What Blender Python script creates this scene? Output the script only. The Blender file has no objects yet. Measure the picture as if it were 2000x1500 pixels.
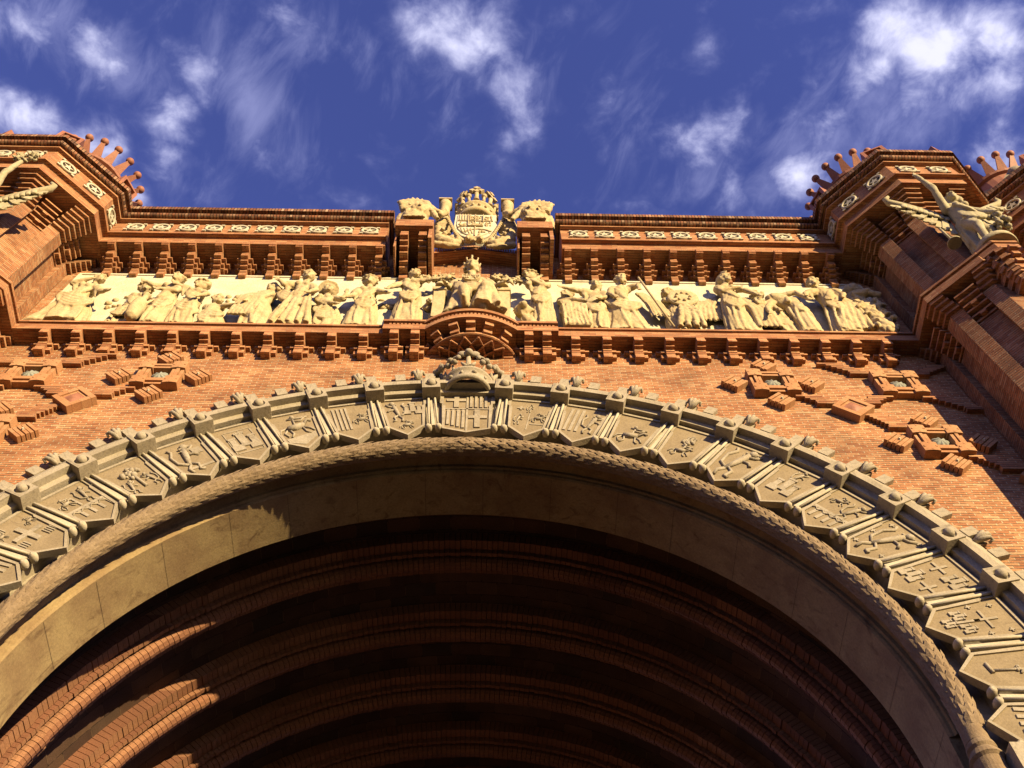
import bpy, math, random
import numpy as np
from mathutils import Vector, Matrix, noise as mnoise
PI = math.pi
random.seed(7)
scn = bpy.context.scene
col = scn.collection
# ------------------------------------------------------------------ camera
# origin: centre of the great arch; x right, y into the monument, z up; the street is 12.3 m below
cam_d = bpy.data.cameras.new('camera')
cam = bpy.data.objects.new('camera', cam_d); col.objects.link(cam)
pitch, yaw, roll = math.radians(63.2059), math.radians(2.9236), math.radians(-1.8898)
fw = Vector((math.sin(yaw)*math.cos(pitch), math.cos(yaw)*math.cos(pitch), math.sin(pitch)))
rt = Vector((math.cos(yaw), -math.sin(yaw), 0)); up = rt.cross(fw)
r2 = rt*math.cos(roll) + up*math.sin(roll); u2 = -rt*math.sin(roll) + up*math.cos(roll)
cam.matrix_world = Matrix(((r2.x, u2.x, -fw.x, 0.4078), (r2.y, u2.y, -fw.y, -10.0135), (r2.z, u2.z, -fw.z, -10.6723), (0, 0, 0, 1)))
cam_d.sensor_width = 36; cam_d.lens = 36*2057.34/2000
cam_d.clip_start = .1; cam_d.clip_end = 5000
scn.camera = cam
# ------------------------------------------------------------------ light
SUN_EL, SUN_AZ = math.radians(11.5), math.radians(38)      # azimuth measured from the facade's normal towards +x
sdir = Vector((math.sin(SUN_AZ)*math.cos(SUN_EL), -math.cos(SUN_AZ)*math.cos(SUN_EL), math.sin(SUN_EL)))
sl = bpy.data.lights.new('sun', 'SUN'); sl.energy = 5.0; sl.angle = math.radians(.5); sl.color = (1, .78, .43)
so = bpy.data.objects.new('sun', sl); col.objects.link(so)
so.rotation_euler = sdir.to_track_quat('Z', 'Y').to_euler(); so.location = (20, -30, 20)
scn.view_settings.view_transform = 'Standard'; scn.view_settings.look = 'None'
scn.cycles.max_bounces = 4; scn.cycles.diffuse_bounces = 1
scn.view_settings.exposure = 1.2; scn.view_settings.gamma = 1
world = bpy.data.worlds.new('World'); scn.world = world; world.use_nodes = True

class NT:
    """small node-tree writer"""
    def __init__(s, tree): s.t = tree; s.n = tree.nodes; s.l = tree.links
    def node(s, typ, **kw):
        n = s.n.new(typ)
        for k, v in kw.items(): setattr(n, k, v)
        return n
    def put(s, sock, v):
        if isinstance(v, bpy.types.NodeSocket): s.l.new(v, sock)
        elif v is not None: sock.default_value = v
    def m(s, op, a, b=None, c=None, clamp=False):
        n = s.node('ShaderNodeMath', operation=op, use_clamp=clamp); s.put(n.inputs[0], a)
        if b is not None: s.put(n.inputs[1], b)
        if c is not None: s.put(n.inputs[2], c)
        return n.outputs[0]
    def vm(s, op, a, b=None, out=0):
        n = s.node('ShaderNodeVectorMath', operation=op); s.put(n.inputs[0], a)
        if b is not None: s.put(n.inputs[1], b)
        return n.outputs[out]
    def xyz(s, a, b, c):
        n = s.node('ShaderNodeCombineXYZ'); s.put(n.inputs[0], a); s.put(n.inputs[1], b); s.put(n.inputs[2], c); return n.outputs[0]
    def sep(s, v): n = s.node('ShaderNodeSeparateXYZ'); s.put(n.inputs[0], v); return n.outputs
    def noise(s, v, scale, detail=4, rough=.5, dist=0.):
        n = s.node('ShaderNodeTexNoise'); s.put(n.inputs['Vector'], v); n.inputs['Scale'].default_value = scale
        n.inputs['Detail'].default_value = detail; n.inputs['Roughness'].default_value = rough; n.inputs['Distortion'].default_value = dist
        return n.outputs['Fac']
    def ramp(s, f, stops, interp='LINEAR'):
        n = s.node('ShaderNodeValToRGB'); s.put(n.inputs[0], f); cr = n.color_ramp; cr.interpolation = interp
        while len(cr.elements) < len(stops): cr.elements.new(.5)
        for e, (p, c) in zip(cr.elements, stops):
            e.position = p; e.color = (c[0], c[1], c[2], 1) if not isinstance(c, (int, float)) else (c, c, c, 1)
        return n.outputs[0]
    def mix(s, f, a, b, mode='MIX'):
        n = s.node('ShaderNodeMix', data_type='RGBA', blend_type=mode); s.put(n.inputs[0], f)
        for i, v in ((6, a), (7, b)): s.put(n.inputs[i], v if isinstance(v, bpy.types.NodeSocket) else (v[0], v[1], v[2], 1))
        return n.outputs[2]
    def mr(s, v, a, b, c=0., d=1., smooth=True):
        n = s.node('ShaderNodeMapRange', interpolation_type='SMOOTHSTEP' if smooth else 'LINEAR'); s.put(n.inputs[0], v)
        for i, x in enumerate((a, b, c, d)): n.inputs[i+1].default_value = x
        return n.outputs[0]

w = NT(world.node_tree); w.n.clear()
sky = w.node('ShaderNodeTexSky', sky_type='NISHITA'); sky.sun_disc = False; sky.sun_elevation = SUN_EL
sky.sun_rotation = math.atan2(sdir.x, sdir.y); sky.air_density = 1.0; sky.dust_density = 0.; sky.ozone_density = 2.
tc = w.node('ShaderNodeTexCoord'); X, Y, Z = w.sep(tc.outputs['Generated'])
zc = w.m('MAXIMUM', Z, .05); pv = w.xyz(w.m('DIVIDE', X, zc), w.m('DIVIDE', Y, zc), 0.)   # the cloud deck: direction laid on a level plane
CLOUDS = [(-0.033, 0.15, 0.07, 0.044, 0.23, 1.0), (0.024, 0.199, 0.028, 0.063, -0.36, 0.9), (0.013, 0.243, 0.024, 0.035, -0.02, 0.6), (0.11, 0.198, 0.024, 0.053, -0.02, 0.42), (0.101, 0.134, 0.033, 0.027, -0.02, 0.35), (0.192, 0.152, 0.033, 0.028, -0.02, 0.4), (0.209, 0.249, 0.042, 0.047, -0.76, 0.75), (0.19, 0.279, 0.03, 0.031, -0.02, 0.4), (0.409, 0.15, 0.107, 0.058, 0.3, 1.15), (0.352, 0.174, 0.054, 0.04, -0.38, 0.95), (0.464, 0.14, 0.052, 0.047, -0.02, 1.1), (0.311, 0.22, 0.05, 0.029, -0.57, 0.75), (0.285, 0.278, 0.061, 0.038, -0.48, 0.8), (0.493, 0.244, 0.055, 0.031, -0.02, 0.9), (0.263, 0.304, 0.045, 0.026, -0.02, 0.5), (0.317, 0.139, 0.056, 0.023, -0.02, 0.35), (-0.303, 0.231, 0.031, 0.029, -0.02, 1.0), (-0.31, 0.268, 0.024, 0.036, -0.02, 0.75), (-0.431, 0.229, 0.068, 0.026, 0.26, 1.0), (-0.382, 0.25, 0.041, 0.026, 0.36, 0.95), (-0.364, 0.165, 0.113, 0.035, 0.64, 0.55), (-0.412, 0.153, 0.059, 0.03, 0.54, 0.6), (-0.257, 0.209, 0.106, 0.025, 0.89, 0.42), (-0.213, 0.252, 0.042, 0.026, 0.92, 0.42), (-0.168, 0.148, 0.091, 0.042, 0.33, 0.28), (-0.346, 0.304, 0.025, 0.021, -0.02, 0.8), (-0.169, 0.311, 0.1, 0.021, 0.07, 0.25), (0.097, 0.307, 0.06, 0.021, -0.02, 0.25), (-0.431, 0.131, 0.073, 0.027, -0.02, 0.45)]
VEILS = [(-0.356, 0.174, 0.146, 0.051, 0.638, 0.9), (-0.229, 0.209, 0.122, 0.056, 0.916, 0.85), (-0.149, 0.148, 0.12, 0.051, 0.15, 0.6), (0.116, 0.221, 0.053, 0.111, -0.018, 0.55), (0.36, 0.222, 0.184, 0.092, -0.539, 0.9), (0.209, 0.269, 0.085, 0.07, -0.57, 0.6), (-0.417, 0.153, 0.087, 0.044, 0.342, 0.7), (-0.005, 0.186, 0.105, 0.087, -0.019, 0.5), (-0.303, 0.278, 0.059, 0.084, -0.018, 0.7)]
n1 = w.noise(pv, 24., 9, .58, .25); n2 = w.noise(pv, 9., 5, .55, .5)
def masks(lst, a, b, top):
    tot = None
    for (cu, cv, ra, rb, rot, st) in lst:
        mp = w.node('ShaderNodeMapping', vector_type='TEXTURE'); w.put(mp.inputs['Vector'], pv)
        mp.inputs['Location'].default_value = (cu, cv, 0); mp.inputs['Rotation'].default_value = (0, 0, rot); mp.inputs['Scale'].default_value = (ra, rb, 1)
        ln = w.vm('LENGTH', mp.outputs[0], None, 1)
        g = w.m('MULTIPLY', w.mr(ln, a, b, top, 0., False), st)
        tot = g if tot is None else w.m('MAXIMUM', tot, g)
    return tot
tot = masks(CLOUDS, .2, 1.4, .88)
mpv = w.node('ShaderNodeMapping', vector_type='TEXTURE'); w.put(mpv.inputs['Vector'], pv); mpv.inputs['Rotation'].default_value = (0, 0, -1.1); mpv.inputs['Scale'].default_value = (1, .42, 1)
n3 = w.noise(mpv.outputs[0], 11., 7, .6, .6)
veil = w.mr(w.m('ADD', masks(VEILS, .1, 1.25, 1.), w.m('MULTIPLY', w.m('SUBTRACT', n3, .5), 2.2)), .25, 1.5)
den = w.m('ADD', w.m('ADD', tot, w.m('MULTIPLY', w.m('SUBTRACT', n1, .5), 1.75)), w.m('MULTIPLY', w.m('SUBTRACT', n2, .5), 1.2))
cf = w.m('MAXIMUM', w.m('ADD', w.m('MULTIPLY', w.mr(den, .08, .7), .14), w.m('MULTIPLY', w.mr(den, .30, 1.25), .70)), w.m('MULTIPLY', veil, .42))
skyc = w.mix(1., sky.outputs[0], (1.38, 1.10, 2.20), 'MULTIPLY')
cloudc = w.mix(w.mr(den, .4, 1.3), (5.2, 5.4, 9.0), (9.6, 9.6, 12.))
allc = w.mix(cf, skyc, cloudc)
bg = w.node('ShaderNodeBackground'); w.put(bg.inputs[0], allc); bg.inputs[1].default_value = .05
wo = w.node('ShaderNodeOutputWorld'); w.l.new(bg.outputs[0], wo.inputs[0])

# ------------------------------------------------------------------ materials
ALB = .60
def sc_(c): return tuple(x*ALB for x in c)
def newmat(name):
    m = bpy.data.materials.new(name); m.use_nodes = True; t = NT(m.node_tree)
    b = t.n['Principled BSDF']; b.inputs['Roughness'].default_value = .85
    b.inputs['Specular IOR Level'].default_value = .25
    return m, t, b
def brick(name, cols, mortar=(.50, .36, .22), bw=.27, bh=.06, ms=.006, swap=False, dirt=.35, rough=.85, mscale=1., bump=1.):
    m, t, b = newmat(name); cols = [sc_(c) for c in cols]; mortar = sc_(mortar)
    uv = t.node('ShaderNodeUVMap').outputs[0]; u, v, _ = t.sep(uv)
    if swap: u, v = v, u
    uvv = t.xyz(u, v, 0.)
    wob = t.noise(uvv, 1.7, 2, .5)
    v = t.m('ADD', v, t.m('MULTIPLY', t.m('SUBTRACT', wob, .5), .02)); uvv = t.xyz(u, v, 0.)
    br = t.node('ShaderNodeTexBrick', offset=.5, offset_frequency=2)
    t.put(br.inputs['Vector'], uvv); br.inputs['Scale'].default_value = 1; br.inputs['Brick Width'].default_value = bw
    br.inputs['Row Height'].default_value = bh; br.inputs['Mortar Size'].default_value = ms; br.inputs['Mortar Smooth'].default_value = .25
    fac = br.outputs['Fac']
    row = t.m('FLOOR', t.m('DIVIDE', v, bh)); par = t.m('FLOORED_MODULO', row, 2.)
    cu = t.m('FLOOR', t.m('DIVIDE', t.m('ADD', u, t.m('MULTIPLY', t.m('SUBTRACT', 1., par), bw*.5)), bw))
    wn = t.node('ShaderNodeTexWhiteNoise', noise_dimensions='2D'); t.put(wn.inputs['Vector'], t.xyz(cu, row, 0.))
    n = len(cols); c = t.ramp(wn.outputs['Value'], [(i/(n-1), k) for i, k in enumerate(cols)])
    fine = t.noise(uvv, 38., 5, .65); big = t.noise(uvv, .9, 4, .6, .4); mid = t.noise(uvv, 7., 4, .6)
    c = t.mix(1., c, t.ramp(fine, [(.25, .62), (.75, 1.3)]), 'MULTIPLY')
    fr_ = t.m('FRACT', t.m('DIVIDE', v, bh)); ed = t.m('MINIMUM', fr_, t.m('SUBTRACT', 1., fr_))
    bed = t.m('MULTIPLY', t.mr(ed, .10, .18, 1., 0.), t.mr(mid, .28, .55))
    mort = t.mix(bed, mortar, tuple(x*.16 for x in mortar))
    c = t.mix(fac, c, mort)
    c = t.mix(1., c, t.ramp(big, [(.3, 1-dirt), (.62, 1.12)]), 'MULTIPLY')
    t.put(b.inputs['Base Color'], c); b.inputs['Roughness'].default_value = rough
    h = t.m('SUBTRACT', t.m('ADD', t.m('MULTIPLY', wn.outputs['Value'], .55), t.m('MULTIPLY', fine, .45)), t.m('MULTIPLY', fac, 1.3))
    bp = t.node('ShaderNodeBump'); bp.inputs['Distance'].default_value = .012*bump; bp.inputs['Strength'].default_value = .8
    t.put(bp.inputs['Height'], h); t.put(b.inputs['Normal'], bp.outputs[0])
    return m
def stone(name, c1, c2, dark, s=1.3, bump=.01, rough=.9, stain=.55, joints=None, fs=26.):
    m, t, b = newmat(name); c1, c2, dark = sc_(c1), sc_(c2), sc_(dark)
    co = t.node('ShaderNodeTexCoord').outputs['Object']
    a = t.noise(co, s, 6, .62, .5); f = t.noise(co, fs, 6, .7); st = t.noise(t.vm('MULTIPLY', co, (3.2, 3.2, .9)), s*1.3, 5, .65, .9)
    c = t.mix(t.mr(a, .33, .66), c1, c2)
    c = t.mix(t.m('MULTIPLY', t.mr(st, .52, .75), stain), c, dark)
    c = t.mix(1., c, t.ramp(f, [(.25, .72), (.7, 1.15)]), 'MULTIPLY')
    t.put(b.inputs['Base Color'], c); b.inputs['Roughness'].default_value = rough
    h = t.m('ADD', f, t.m('MULTIPLY', a, .6))
    bp = t.node('ShaderNodeBump'); bp.inputs['Distance'].default_value = bump; bp.inputs['Strength'].default_value = .9
    t.put(bp.inputs['Height'], h); t.put(b.inputs['Normal'], bp.outputs[0])
    return m
BR = [(.64, .29, .12), (.56, .22, .085), (.70, .35, .155), (.62, .265, .105), (.46, .175, .07), (.67, .31, .13), (.76, .44, .22)]
BR2 = [(.62, .28, .12), (.54, .22, .09), (.72, .37, .17), (.58, .25, .10), (.45, .17, .075), (.68, .34, .15)]
DK = [(.40, .15, .06), (.25, .10, .05), (.55, .30, .15), (.17, .08, .045), (.45, .17, .07), (.60, .42, .26)]
M = dict(
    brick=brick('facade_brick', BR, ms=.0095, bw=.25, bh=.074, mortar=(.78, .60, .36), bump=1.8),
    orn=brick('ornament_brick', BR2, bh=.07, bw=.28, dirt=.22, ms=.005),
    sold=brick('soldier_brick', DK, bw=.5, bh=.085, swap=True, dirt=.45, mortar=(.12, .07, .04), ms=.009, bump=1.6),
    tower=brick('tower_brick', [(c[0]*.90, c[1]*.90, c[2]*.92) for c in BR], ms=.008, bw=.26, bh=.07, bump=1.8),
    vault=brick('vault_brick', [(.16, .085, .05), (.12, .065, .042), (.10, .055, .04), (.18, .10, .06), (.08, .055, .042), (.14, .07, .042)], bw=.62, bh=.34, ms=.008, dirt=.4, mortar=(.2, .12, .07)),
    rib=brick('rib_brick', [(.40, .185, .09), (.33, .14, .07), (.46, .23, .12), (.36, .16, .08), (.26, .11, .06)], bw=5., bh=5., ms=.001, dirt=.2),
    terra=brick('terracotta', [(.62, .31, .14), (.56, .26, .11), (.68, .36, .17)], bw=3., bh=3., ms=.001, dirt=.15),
    red=stone('red_terracotta', (.44, .17, .09), (.54, .23, .13), (.26, .11, .07), bump=.004, rough=.6),
    cream=stone('relief_stone', (.84, .74, .48), (.90, .82, .60), (.55, .40, .20), s=1.2, bump=.012, stain=.35, fs=18.),
    figure=stone('carved_figure_stone', (.69, .51, .25), (.78, .61, .33), (.38, .25, .12), s=2.2, bump=.012, stain=.75, fs=16.),
    arch=stone('archivolt_stone', (.45, .37, .25), (.56, .47, .33), (.24, .19, .13), s=2.0, bump=.010, stain=.7),
    laurel=stone('laurel_stone', (.33, .225, .125), (.40, .285, .165), (.14, .085, .045), s=2.5, bump=.012, stain=.6),
    soffit=stone('soffit_render', (.50, .36, .17), (.36, .235, .115), (.20, .115, .055), s=1.1, bump=.005, stain=.85),
    statue=stone('statue_stone', (.56, .47, .27), (.68, .58, .35), (.26, .21, .13), s=2.6, bump=.010, stain=.85),
    white=stone('white_tile', (.72, .62, .42), (.80, .72, .52), (.5, .38, .24), s=3., bump=.004, stain=.3),
    dome=stone('grey_rosette', (.34, .34, .28), (.42, .42, .34), (.2, .2, .16), s=3., bump=.004),
    ground=stone('plaza_paving', (.05, .045, .04), (.07, .06, .05), (.04, .035, .03), s=.4, bump=.01),  # near-black: shade on the plaza put into its colour, lowers bounce light
)

M['dark'] = stone('dark_field', (.07, .045, .03), (.09, .055, .04), (.04, .025, .02))
# ------------------------------------------------------------------ mesh writer
class MB:
    def __init__(s): s.v = []; s.f = []; s.uv = {}; s.T = None; s.smooth = False; s.sm = []
    def add(s, vs, fs, smooth=None, uvs=None):
        o = len(s.v)
        for p in vs:
            p = Vector(p)
            if s.T is not None: p = s.T @ p
            s.v.append((p.x, p.y, p.z))
        for i, f in enumerate(fs):
            if uvs is not None: s.uv[len(s.f)] = uvs[i]
            s.f.append(tuple(o+k for k in f)); s.sm.append(s.smooth if smooth is None else smooth)
        return s
    def box(s, x0, x1, y0, y1, z0, z1):
        x0, x1 = min(x0, x1), max(x0, x1); y0, y1 = min(y0, y1), max(y0, y1); z0, z1 = min(z0, z1), max(z0, z1)
        return s.add([(x0,y0,z0),(x1,y0,z0),(x1,y1,z0),(x0,y1,z0),(x0,y0,z1),(x1,y0,z1),(x1,y1,z1),(x0,y1,z1)],
                     [(0,3,2,1),(4,5,6,7),(0,1,5,4),(1,2,6,5),(2,3,7,6),(3,0,4,7)])
    def prism(s, poly, a, b, axis='y', inset=0.):
        """poly: 2-D points (x,z) for axis y, (x,y) for axis z, (y,z) for axis x; inset shrinks the face at a"""
        n = len(poly); cx = sum(p[0] for p in poly)/n; cy = sum(p[1] for p in poly)/n
        def P(p, t, k=0):
            q = (p[0]+(cx-p[0])*k, p[1]+(cy-p[1])*k)
            return {'y': (q[0], t, q[1]), 'z': (q[0], q[1], t), 'x': (t, q[0], q[1])}[axis]
        vs = [P(p, a, inset) for p in poly]+[P(p, b) for p in poly]
        area = sum(poly[i][0]*poly[(i+1) % n][1]-poly[(i+1) % n][0]*poly[i][1] for i in range(n))
        fs = [tuple(range(n)), tuple(range(2*n-1, n-1, -1))]+[(i, i+n, (i+1) % n+n, (i+1) % n) for i in range(n)]
        flip = (area > 0) ^ (axis == 'y') ^ (b < a)
        if flip: fs = [tuple(reversed(f)) for f in fs]
        return s.add(vs, fs)
    def grid(s, rows, closed=False, caps=True, smooth=True, uvrows=None):
        """rows of points joined to a surface; closed = each row is a ring"""
        n = len(rows[0]); vs = [p for r in rows for p in r]; fs = []; uvs = [] if uvrows else None
        for i in range(len(rows)-1):
            for j in range(n if closed else n-1):
                k = (j+1) % n; fs.append((i*n+j, i*n+k, (i+1)*n+k, (i+1)*n+j))
                if uvrows: uvs.append([uvrows[i][j], uvrows[i][k], uvrows[i+1][k], uvrows[i+1][j]])
        s.add(vs, fs, smooth, uvs)
        if closed and caps:
            o = len(s.v)-len(vs)
            s.f.append(tuple(o+j for j in range(n-1, -1, -1))); s.sm.append(False)
            s.f.append(tuple(o+(len(rows)-1)*n+j for j in range(n))); s.sm.append(False)
        return s
    def tube(s, pts, rad, n=10, caps=True):
        pts = [Vector(p) for p in pts]; rows = []; ref = None
        for i, p in enumerate(pts):
            t = (pts[min(i+1, len(pts)-1)]-pts[max(i-1, 0)]).normalized()
            if ref is None: ref = Vector((0, 0, 1)) if abs(t.z) < .9 else Vector((1, 0, 0))
            a = (ref-t*ref.dot(t)).normalized(); ref = a; b = t.cross(a)
            r = rad[i] if isinstance(rad, (list, tuple)) else rad
            ra, rb = (r if isinstance(r, tuple) else (r, r))
            rows.append([p+a*(math.cos(2*PI*k/n)*ra)+b*(math.sin(2*PI*k/n)*rb) for k in range(n)])
        return s.grid(rows, True, caps)
    def ball(s, c, r, n=12, m=8, q=None):
        rx, ry, rz = (r, r, r) if not isinstance(r, (tuple, list)) else r; c = Vector(c)
        rows = []
        for i in range(m+1):
            th = PI*i/m*(.998)+.001; row = []
            for k in range(n):
                ph = 2*PI*k/n; d = Vector((rx*math.sin(th)*math.cos(ph), ry*math.sin(th)*math.sin(ph), rz*math.cos(th)))
                if q is not None: d = q @ d
                row.append(c+d)
            rows.append(row)
        return s.grid(rows[::-1], True, True)
    def capsule(s, p0, r0, p1, r1, n=12):
        p0 = Vector(p0); p1 = Vector(p1); d = p1-p0; L = d.length
        if L < 1e-4: return s.ball(p0, r0)
        t = d/L; pts = []; rr = []
        for k in (-.98, -.8, -.45): pts.append(p0+t*r0*k); rr.append(r0*math.sqrt(1-k*k))
        for k in (0, .33, .66, 1): pts.append(p0+d*k); rr.append(r0+(r1-r0)*k)
        for k in (.45, .8, .98): pts.append(p1+t*r1*k); rr.append(r1*math.sqrt(1-k*k))
        return s.tube(pts, rr, n)
    def lathe(s, prof, c=(0, 0, 0), n=32, a0=0, a1=2*PI, smooth=True):
        """prof: (radius, z) from bottom to top"""
        full = abs(a1-a0-2*PI) < 1e-6; m = n if full else n+1
        rows = [[(c[0]+r*math.cos(a0+(a1-a0)*k/n), c[1]+r*math.sin(a0+(a1-a0)*k/n), c[2]+z) for k in range(m)] for r, z in prof]
        return s.grid(rows, full, full, smooth)
    def mesh(s, name, custom_uv=True):
        me = bpy.data.meshes.new(name); me.from_pydata(s.v, [], s.f); me.update()
        uvl = me.uv_layers.new(name='UVMap')
        data = np.zeros((len(me.loops), 2), 'f')
        V = s.v
        for p in me.polygons:
            li = p.loop_start
            if p.index in s.uv:
                for k, q in enumerate(s.uv[p.index]): data[li+k] = q
                continue
            nx, ny, nz = p.normal
            if abs(nz) > .75:
                for k, vi in enumerate(p.vertices): data[li+k] = (V[vi][0], V[vi][1])
            else:
                L = math.hypot(nx, ny) or 1; tx, ty = -ny/L, nx/L
                for k, vi in enumerate(p.vertices): data[li+k] = (V[vi][0]*tx+V[vi][1]*ty, V[vi][2])
        uvl.data.foreach_set('uv', data.ravel())
        me.polygons.foreach_set('use_smooth', s.sm[:len(me.polygons)])
        return me
def obj(name, mb, mat, parent=None, bevel=0., loc=None, label=None):
    me = mb.mesh(name) if isinstance(mb, MB) else mb
    if not me.materials: me.materials.append(M[mat] if isinstance(mat, str) else mat)
    o = bpy.data.objects.new(name, me); col.objects.link(o)
    if parent is not None: o.parent = parent
    if loc is not None: o.location = loc
    if label: o['label'] = label
    if bevel:
        b = o.modifiers.new('bevel', 'BEVEL'); b.width = bevel; b.segments = 1; b.limit_method = 'ANGLE'; b.angle_limit = math.radians(50)
    return o
def tag(o, label=None, cat=None, group=None, kind=None):
    if label: o['label'] = label
    if cat: o['category'] = cat
    if group: o['group'] = group
    if kind: o['kind'] = kind
    return o
def thing(name, label, cat, loc=(0, 0, 0), group=None):
    o = bpy.data.objects.new(name, None); col.objects.link(o); o.location = loc; o.empty_display_size = .3
    return tag(o, label, cat, group)
def dup(o, parent=None, **kw):
    c = o.copy(); col.objects.link(c)
    if parent is not None: c.parent = parent
    for k, v in kw.items(): setattr(c, k, v)
    for ch in list(o.children): dup(ch, c)
    return c
def polar(r, a, y): return (r*math.sin(a), y, r*math.cos(a))

# ------------------------------------------------------------------ setting
G = -12.3
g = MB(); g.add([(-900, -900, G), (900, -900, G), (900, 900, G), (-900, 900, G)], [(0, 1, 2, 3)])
tag(obj('ground', g, 'ground'), 'near-black paved plaza under the arch', None, None, 'structure')

W = -.10                       # facade plane
arch = thing('triumphal_arch', 'huge orange brick triumphal arch spanning the picture between two octagonal towers', 'arch', (0, 0, G))
def A(name, mb, mat, parent=None, **k):          # part of the arch, built in scene coordinates
    o = obj(name, mb, mat, parent or arch, **k)
    if parent is None: o.location = (o.location.x, o.location.y, o.location.z-G)
    return o

# facade wall with the round opening
mb = MB(); RO = 8.75; N = 96
def outer(a):   # point on the rectangle x=+-11.5, z up to 15.97, seen from the centre
    s_, c_ = math.sin(a), math.cos(a); t = min(11.5/abs(s_) if abs(s_) > 1e-6 else 1e9, 15.49/c_ if c_ > 1e-6 else 1e9); return (t*s_, t*c_)
ang = sorted(set([-PI/2+PI*k/N for k in range(N+1)]+[math.atan2(11.5, 15.49), -math.atan2(11.5, 15.49)]))
rows = [[], []]
for a in ang: rows[0].append((RO*math.sin(a), W, RO*math.cos(a))); ox, oz = outer(a); rows[1].append((ox, W, oz))
mb.grid(rows, smooth=False)
for sx in (-1, 1): mb.box(sx*RO, sx*11.5, W, W+.3, G, 0)
A('wall', mb, 'brick')
# back wall and attic core
mb = MB(); rows = [[], []]
for a in ang: rows[0].append((7.0*math.sin(a), 9.6, 7.0*math.cos(a))); ox, oz = outer(a); rows[1].append((ox, 9.6, oz))
mb.grid([rows[1], rows[0]], smooth=False)
for sx in (-1, 1): mb.box(sx*7.75, sx*11.5, 1.8, 9.6, G, 0)
mb.box(-11.5, -2.15, W+.05, 9.6, 15.49, 17.2); mb.box(2.15, 11.5, W+.05, 9.6, 15.49, 17.2)
A('attic_wall', mb, 'brick')
mb = MB(); mb.box(-1.9, 1.95, W, .5, 15.492, 16.12); A('gable_wall', mb, 'brick')

# ------------------------------------------------------------------ archivolt
def ring(mb, prof, a0=-PI/2, a1=PI/2, n=160, smooth=False, uvs=1.):
    rows = []; uvr = []; L = [0]
    for i in range(1, len(prof)): L.append(L[-1]+math.dist(prof[i], prof[i-1]))
    for i, (r, y) in enumerate(prof):
        rows.append([polar(r, a0+(a1-a0)*k/n, y) for k in range(n+1)])
        uvr.append([((a0+(a1-a0)*k/n)*7.3*uvs, L[i]) for k in range(n+1)])
    mb.grid(rows, smooth=smooth, uvrows=uvr)
mb = MB(); ring(mb, [(8.75, W-.004), (9.02, W-.02), (9.02, -.17), (8.82, -.27), (8.68, -.27), (8.68, -.13), (8.56, -.11), (8.56, .06), (7.38, .06), (7.38, .36), (6.98, .37)], -PI/2-.12, PI/2+.12)
for sx in (-1, 1): mb.box(sx*7.05, sx*8.9, -.12, .9, G, -.92); mb.box(sx*7.05, sx*8.9, .31, .9, -.93, 0)
A('archivolt', mb, 'arch')
D_ = math.radians(7.705); OFF = math.radians(1.377); OFB = math.radians(1.149)

def rotY(o, a): o.rotation_euler = (0, a, 0)
# ---- shield blanks
def shield_mesh(hw_top=.50, hw_bot=.355, rt=8.50, rb=7.34, tip=7.0, key=False):
    mb = MB(); n = .045
    out = [(-hw_top, rt), (-hw_top, 8.24), (-hw_top+n, 8.22), (-hw_bot, rb), (0, tip), (hw_bot, rb), (hw_top-n, 8.22), (hw_top, 8.24), (hw_top, rt)]
    k = .055
    inn = [(-hw_top+k+.01, rt-k), (-hw_top+k+.03, 8.2), (-hw_top+n+k+.02, 8.15), (-hw_bot+k*.8, rb+.03), (0, tip+k*1.05), (hw_bot-k*.8, rb+.03), (hw_top-n-k-.02, 8.15), (hw_top-k-.03, 8.2), (hw_top-k-.01, rt-k)]
    nn = len(out)
    yf, yi, yb = -.028, .0, .10
    ring_ = [(x, yf, z) for x, z in out]+[(x, yf, z) for x, z in inn]+[(x, yi, z) for x, z in inn]+[(x, yb, z) for x, z in out]
    fs = []
    for i in range(nn):
        j = (i+1) % nn
        fs += [(i, i+nn, j+nn, j), (i+nn, i+2*nn, j+2*nn, j+nn), (i, j, j+3*nn, i+3*nn)]
    fs.append(tuple(range(3*nn-1, 2*nn-1, -1)))
    fs = [tuple(reversed(f)) for f in fs]
    mb.add(ring_, fs); return mb.mesh('shield')
M['field'] = stone('weathered_shield_field', (.34, .255, .145), (.41, .31, .18), (.20, .14, .08), s=2.2, bump=.008, stain=.6)
SH = shield_mesh(); SHK = shield_mesh(.56, .47, 8.86, 7.2, 7.04)
for me in (SH, SHK):
    me.materials.append(M['arch']); me.materials.append(M['field']); me.polygons[len(me.polygons)-1].material_index = 1
def disc(c, r, n=10): return [(c[0]+r*math.cos(2*PI*k/n), c[1]+r*math.sin(2*PI*k/n)) for k in range(n)]
def rect(x0, z0, x1, z1): return [(x0, z0), (x1, z0), (x1, z1), (x0, z1)]
YE = 0.0
def em(mb, poly, h=.03, inset=.06): mb.prism(poly, YE-h*.6, YE+.01, 'y', inset)
def stripes(mb, x0, x1, z0, z1, n=4, h=.035):
    p = (x1-x0)/(2*n+1)
    for i in range(n): em(mb, rect(x0+p*(2*i+1), z0, x0+p*(2*i+2), z1), h, .02)
def cross(mb, x, z, r, t, h=.035):
    em(mb, [(x-t, z-r), (x+t, z-r), (x+t, z-t), (x+r, z-t), (x+r, z+t), (x+t, z+t), (x+t, z+r), (x-t, z+r), (x-t, z+t), (x-r, z+t), (x-r, z-t), (x-t, z-t)], h, .02)
def limb(mb, pts, r, y=-.012):
    mb.tube([(p[0], y, p[1]) for p in pts], r, 6)
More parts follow.
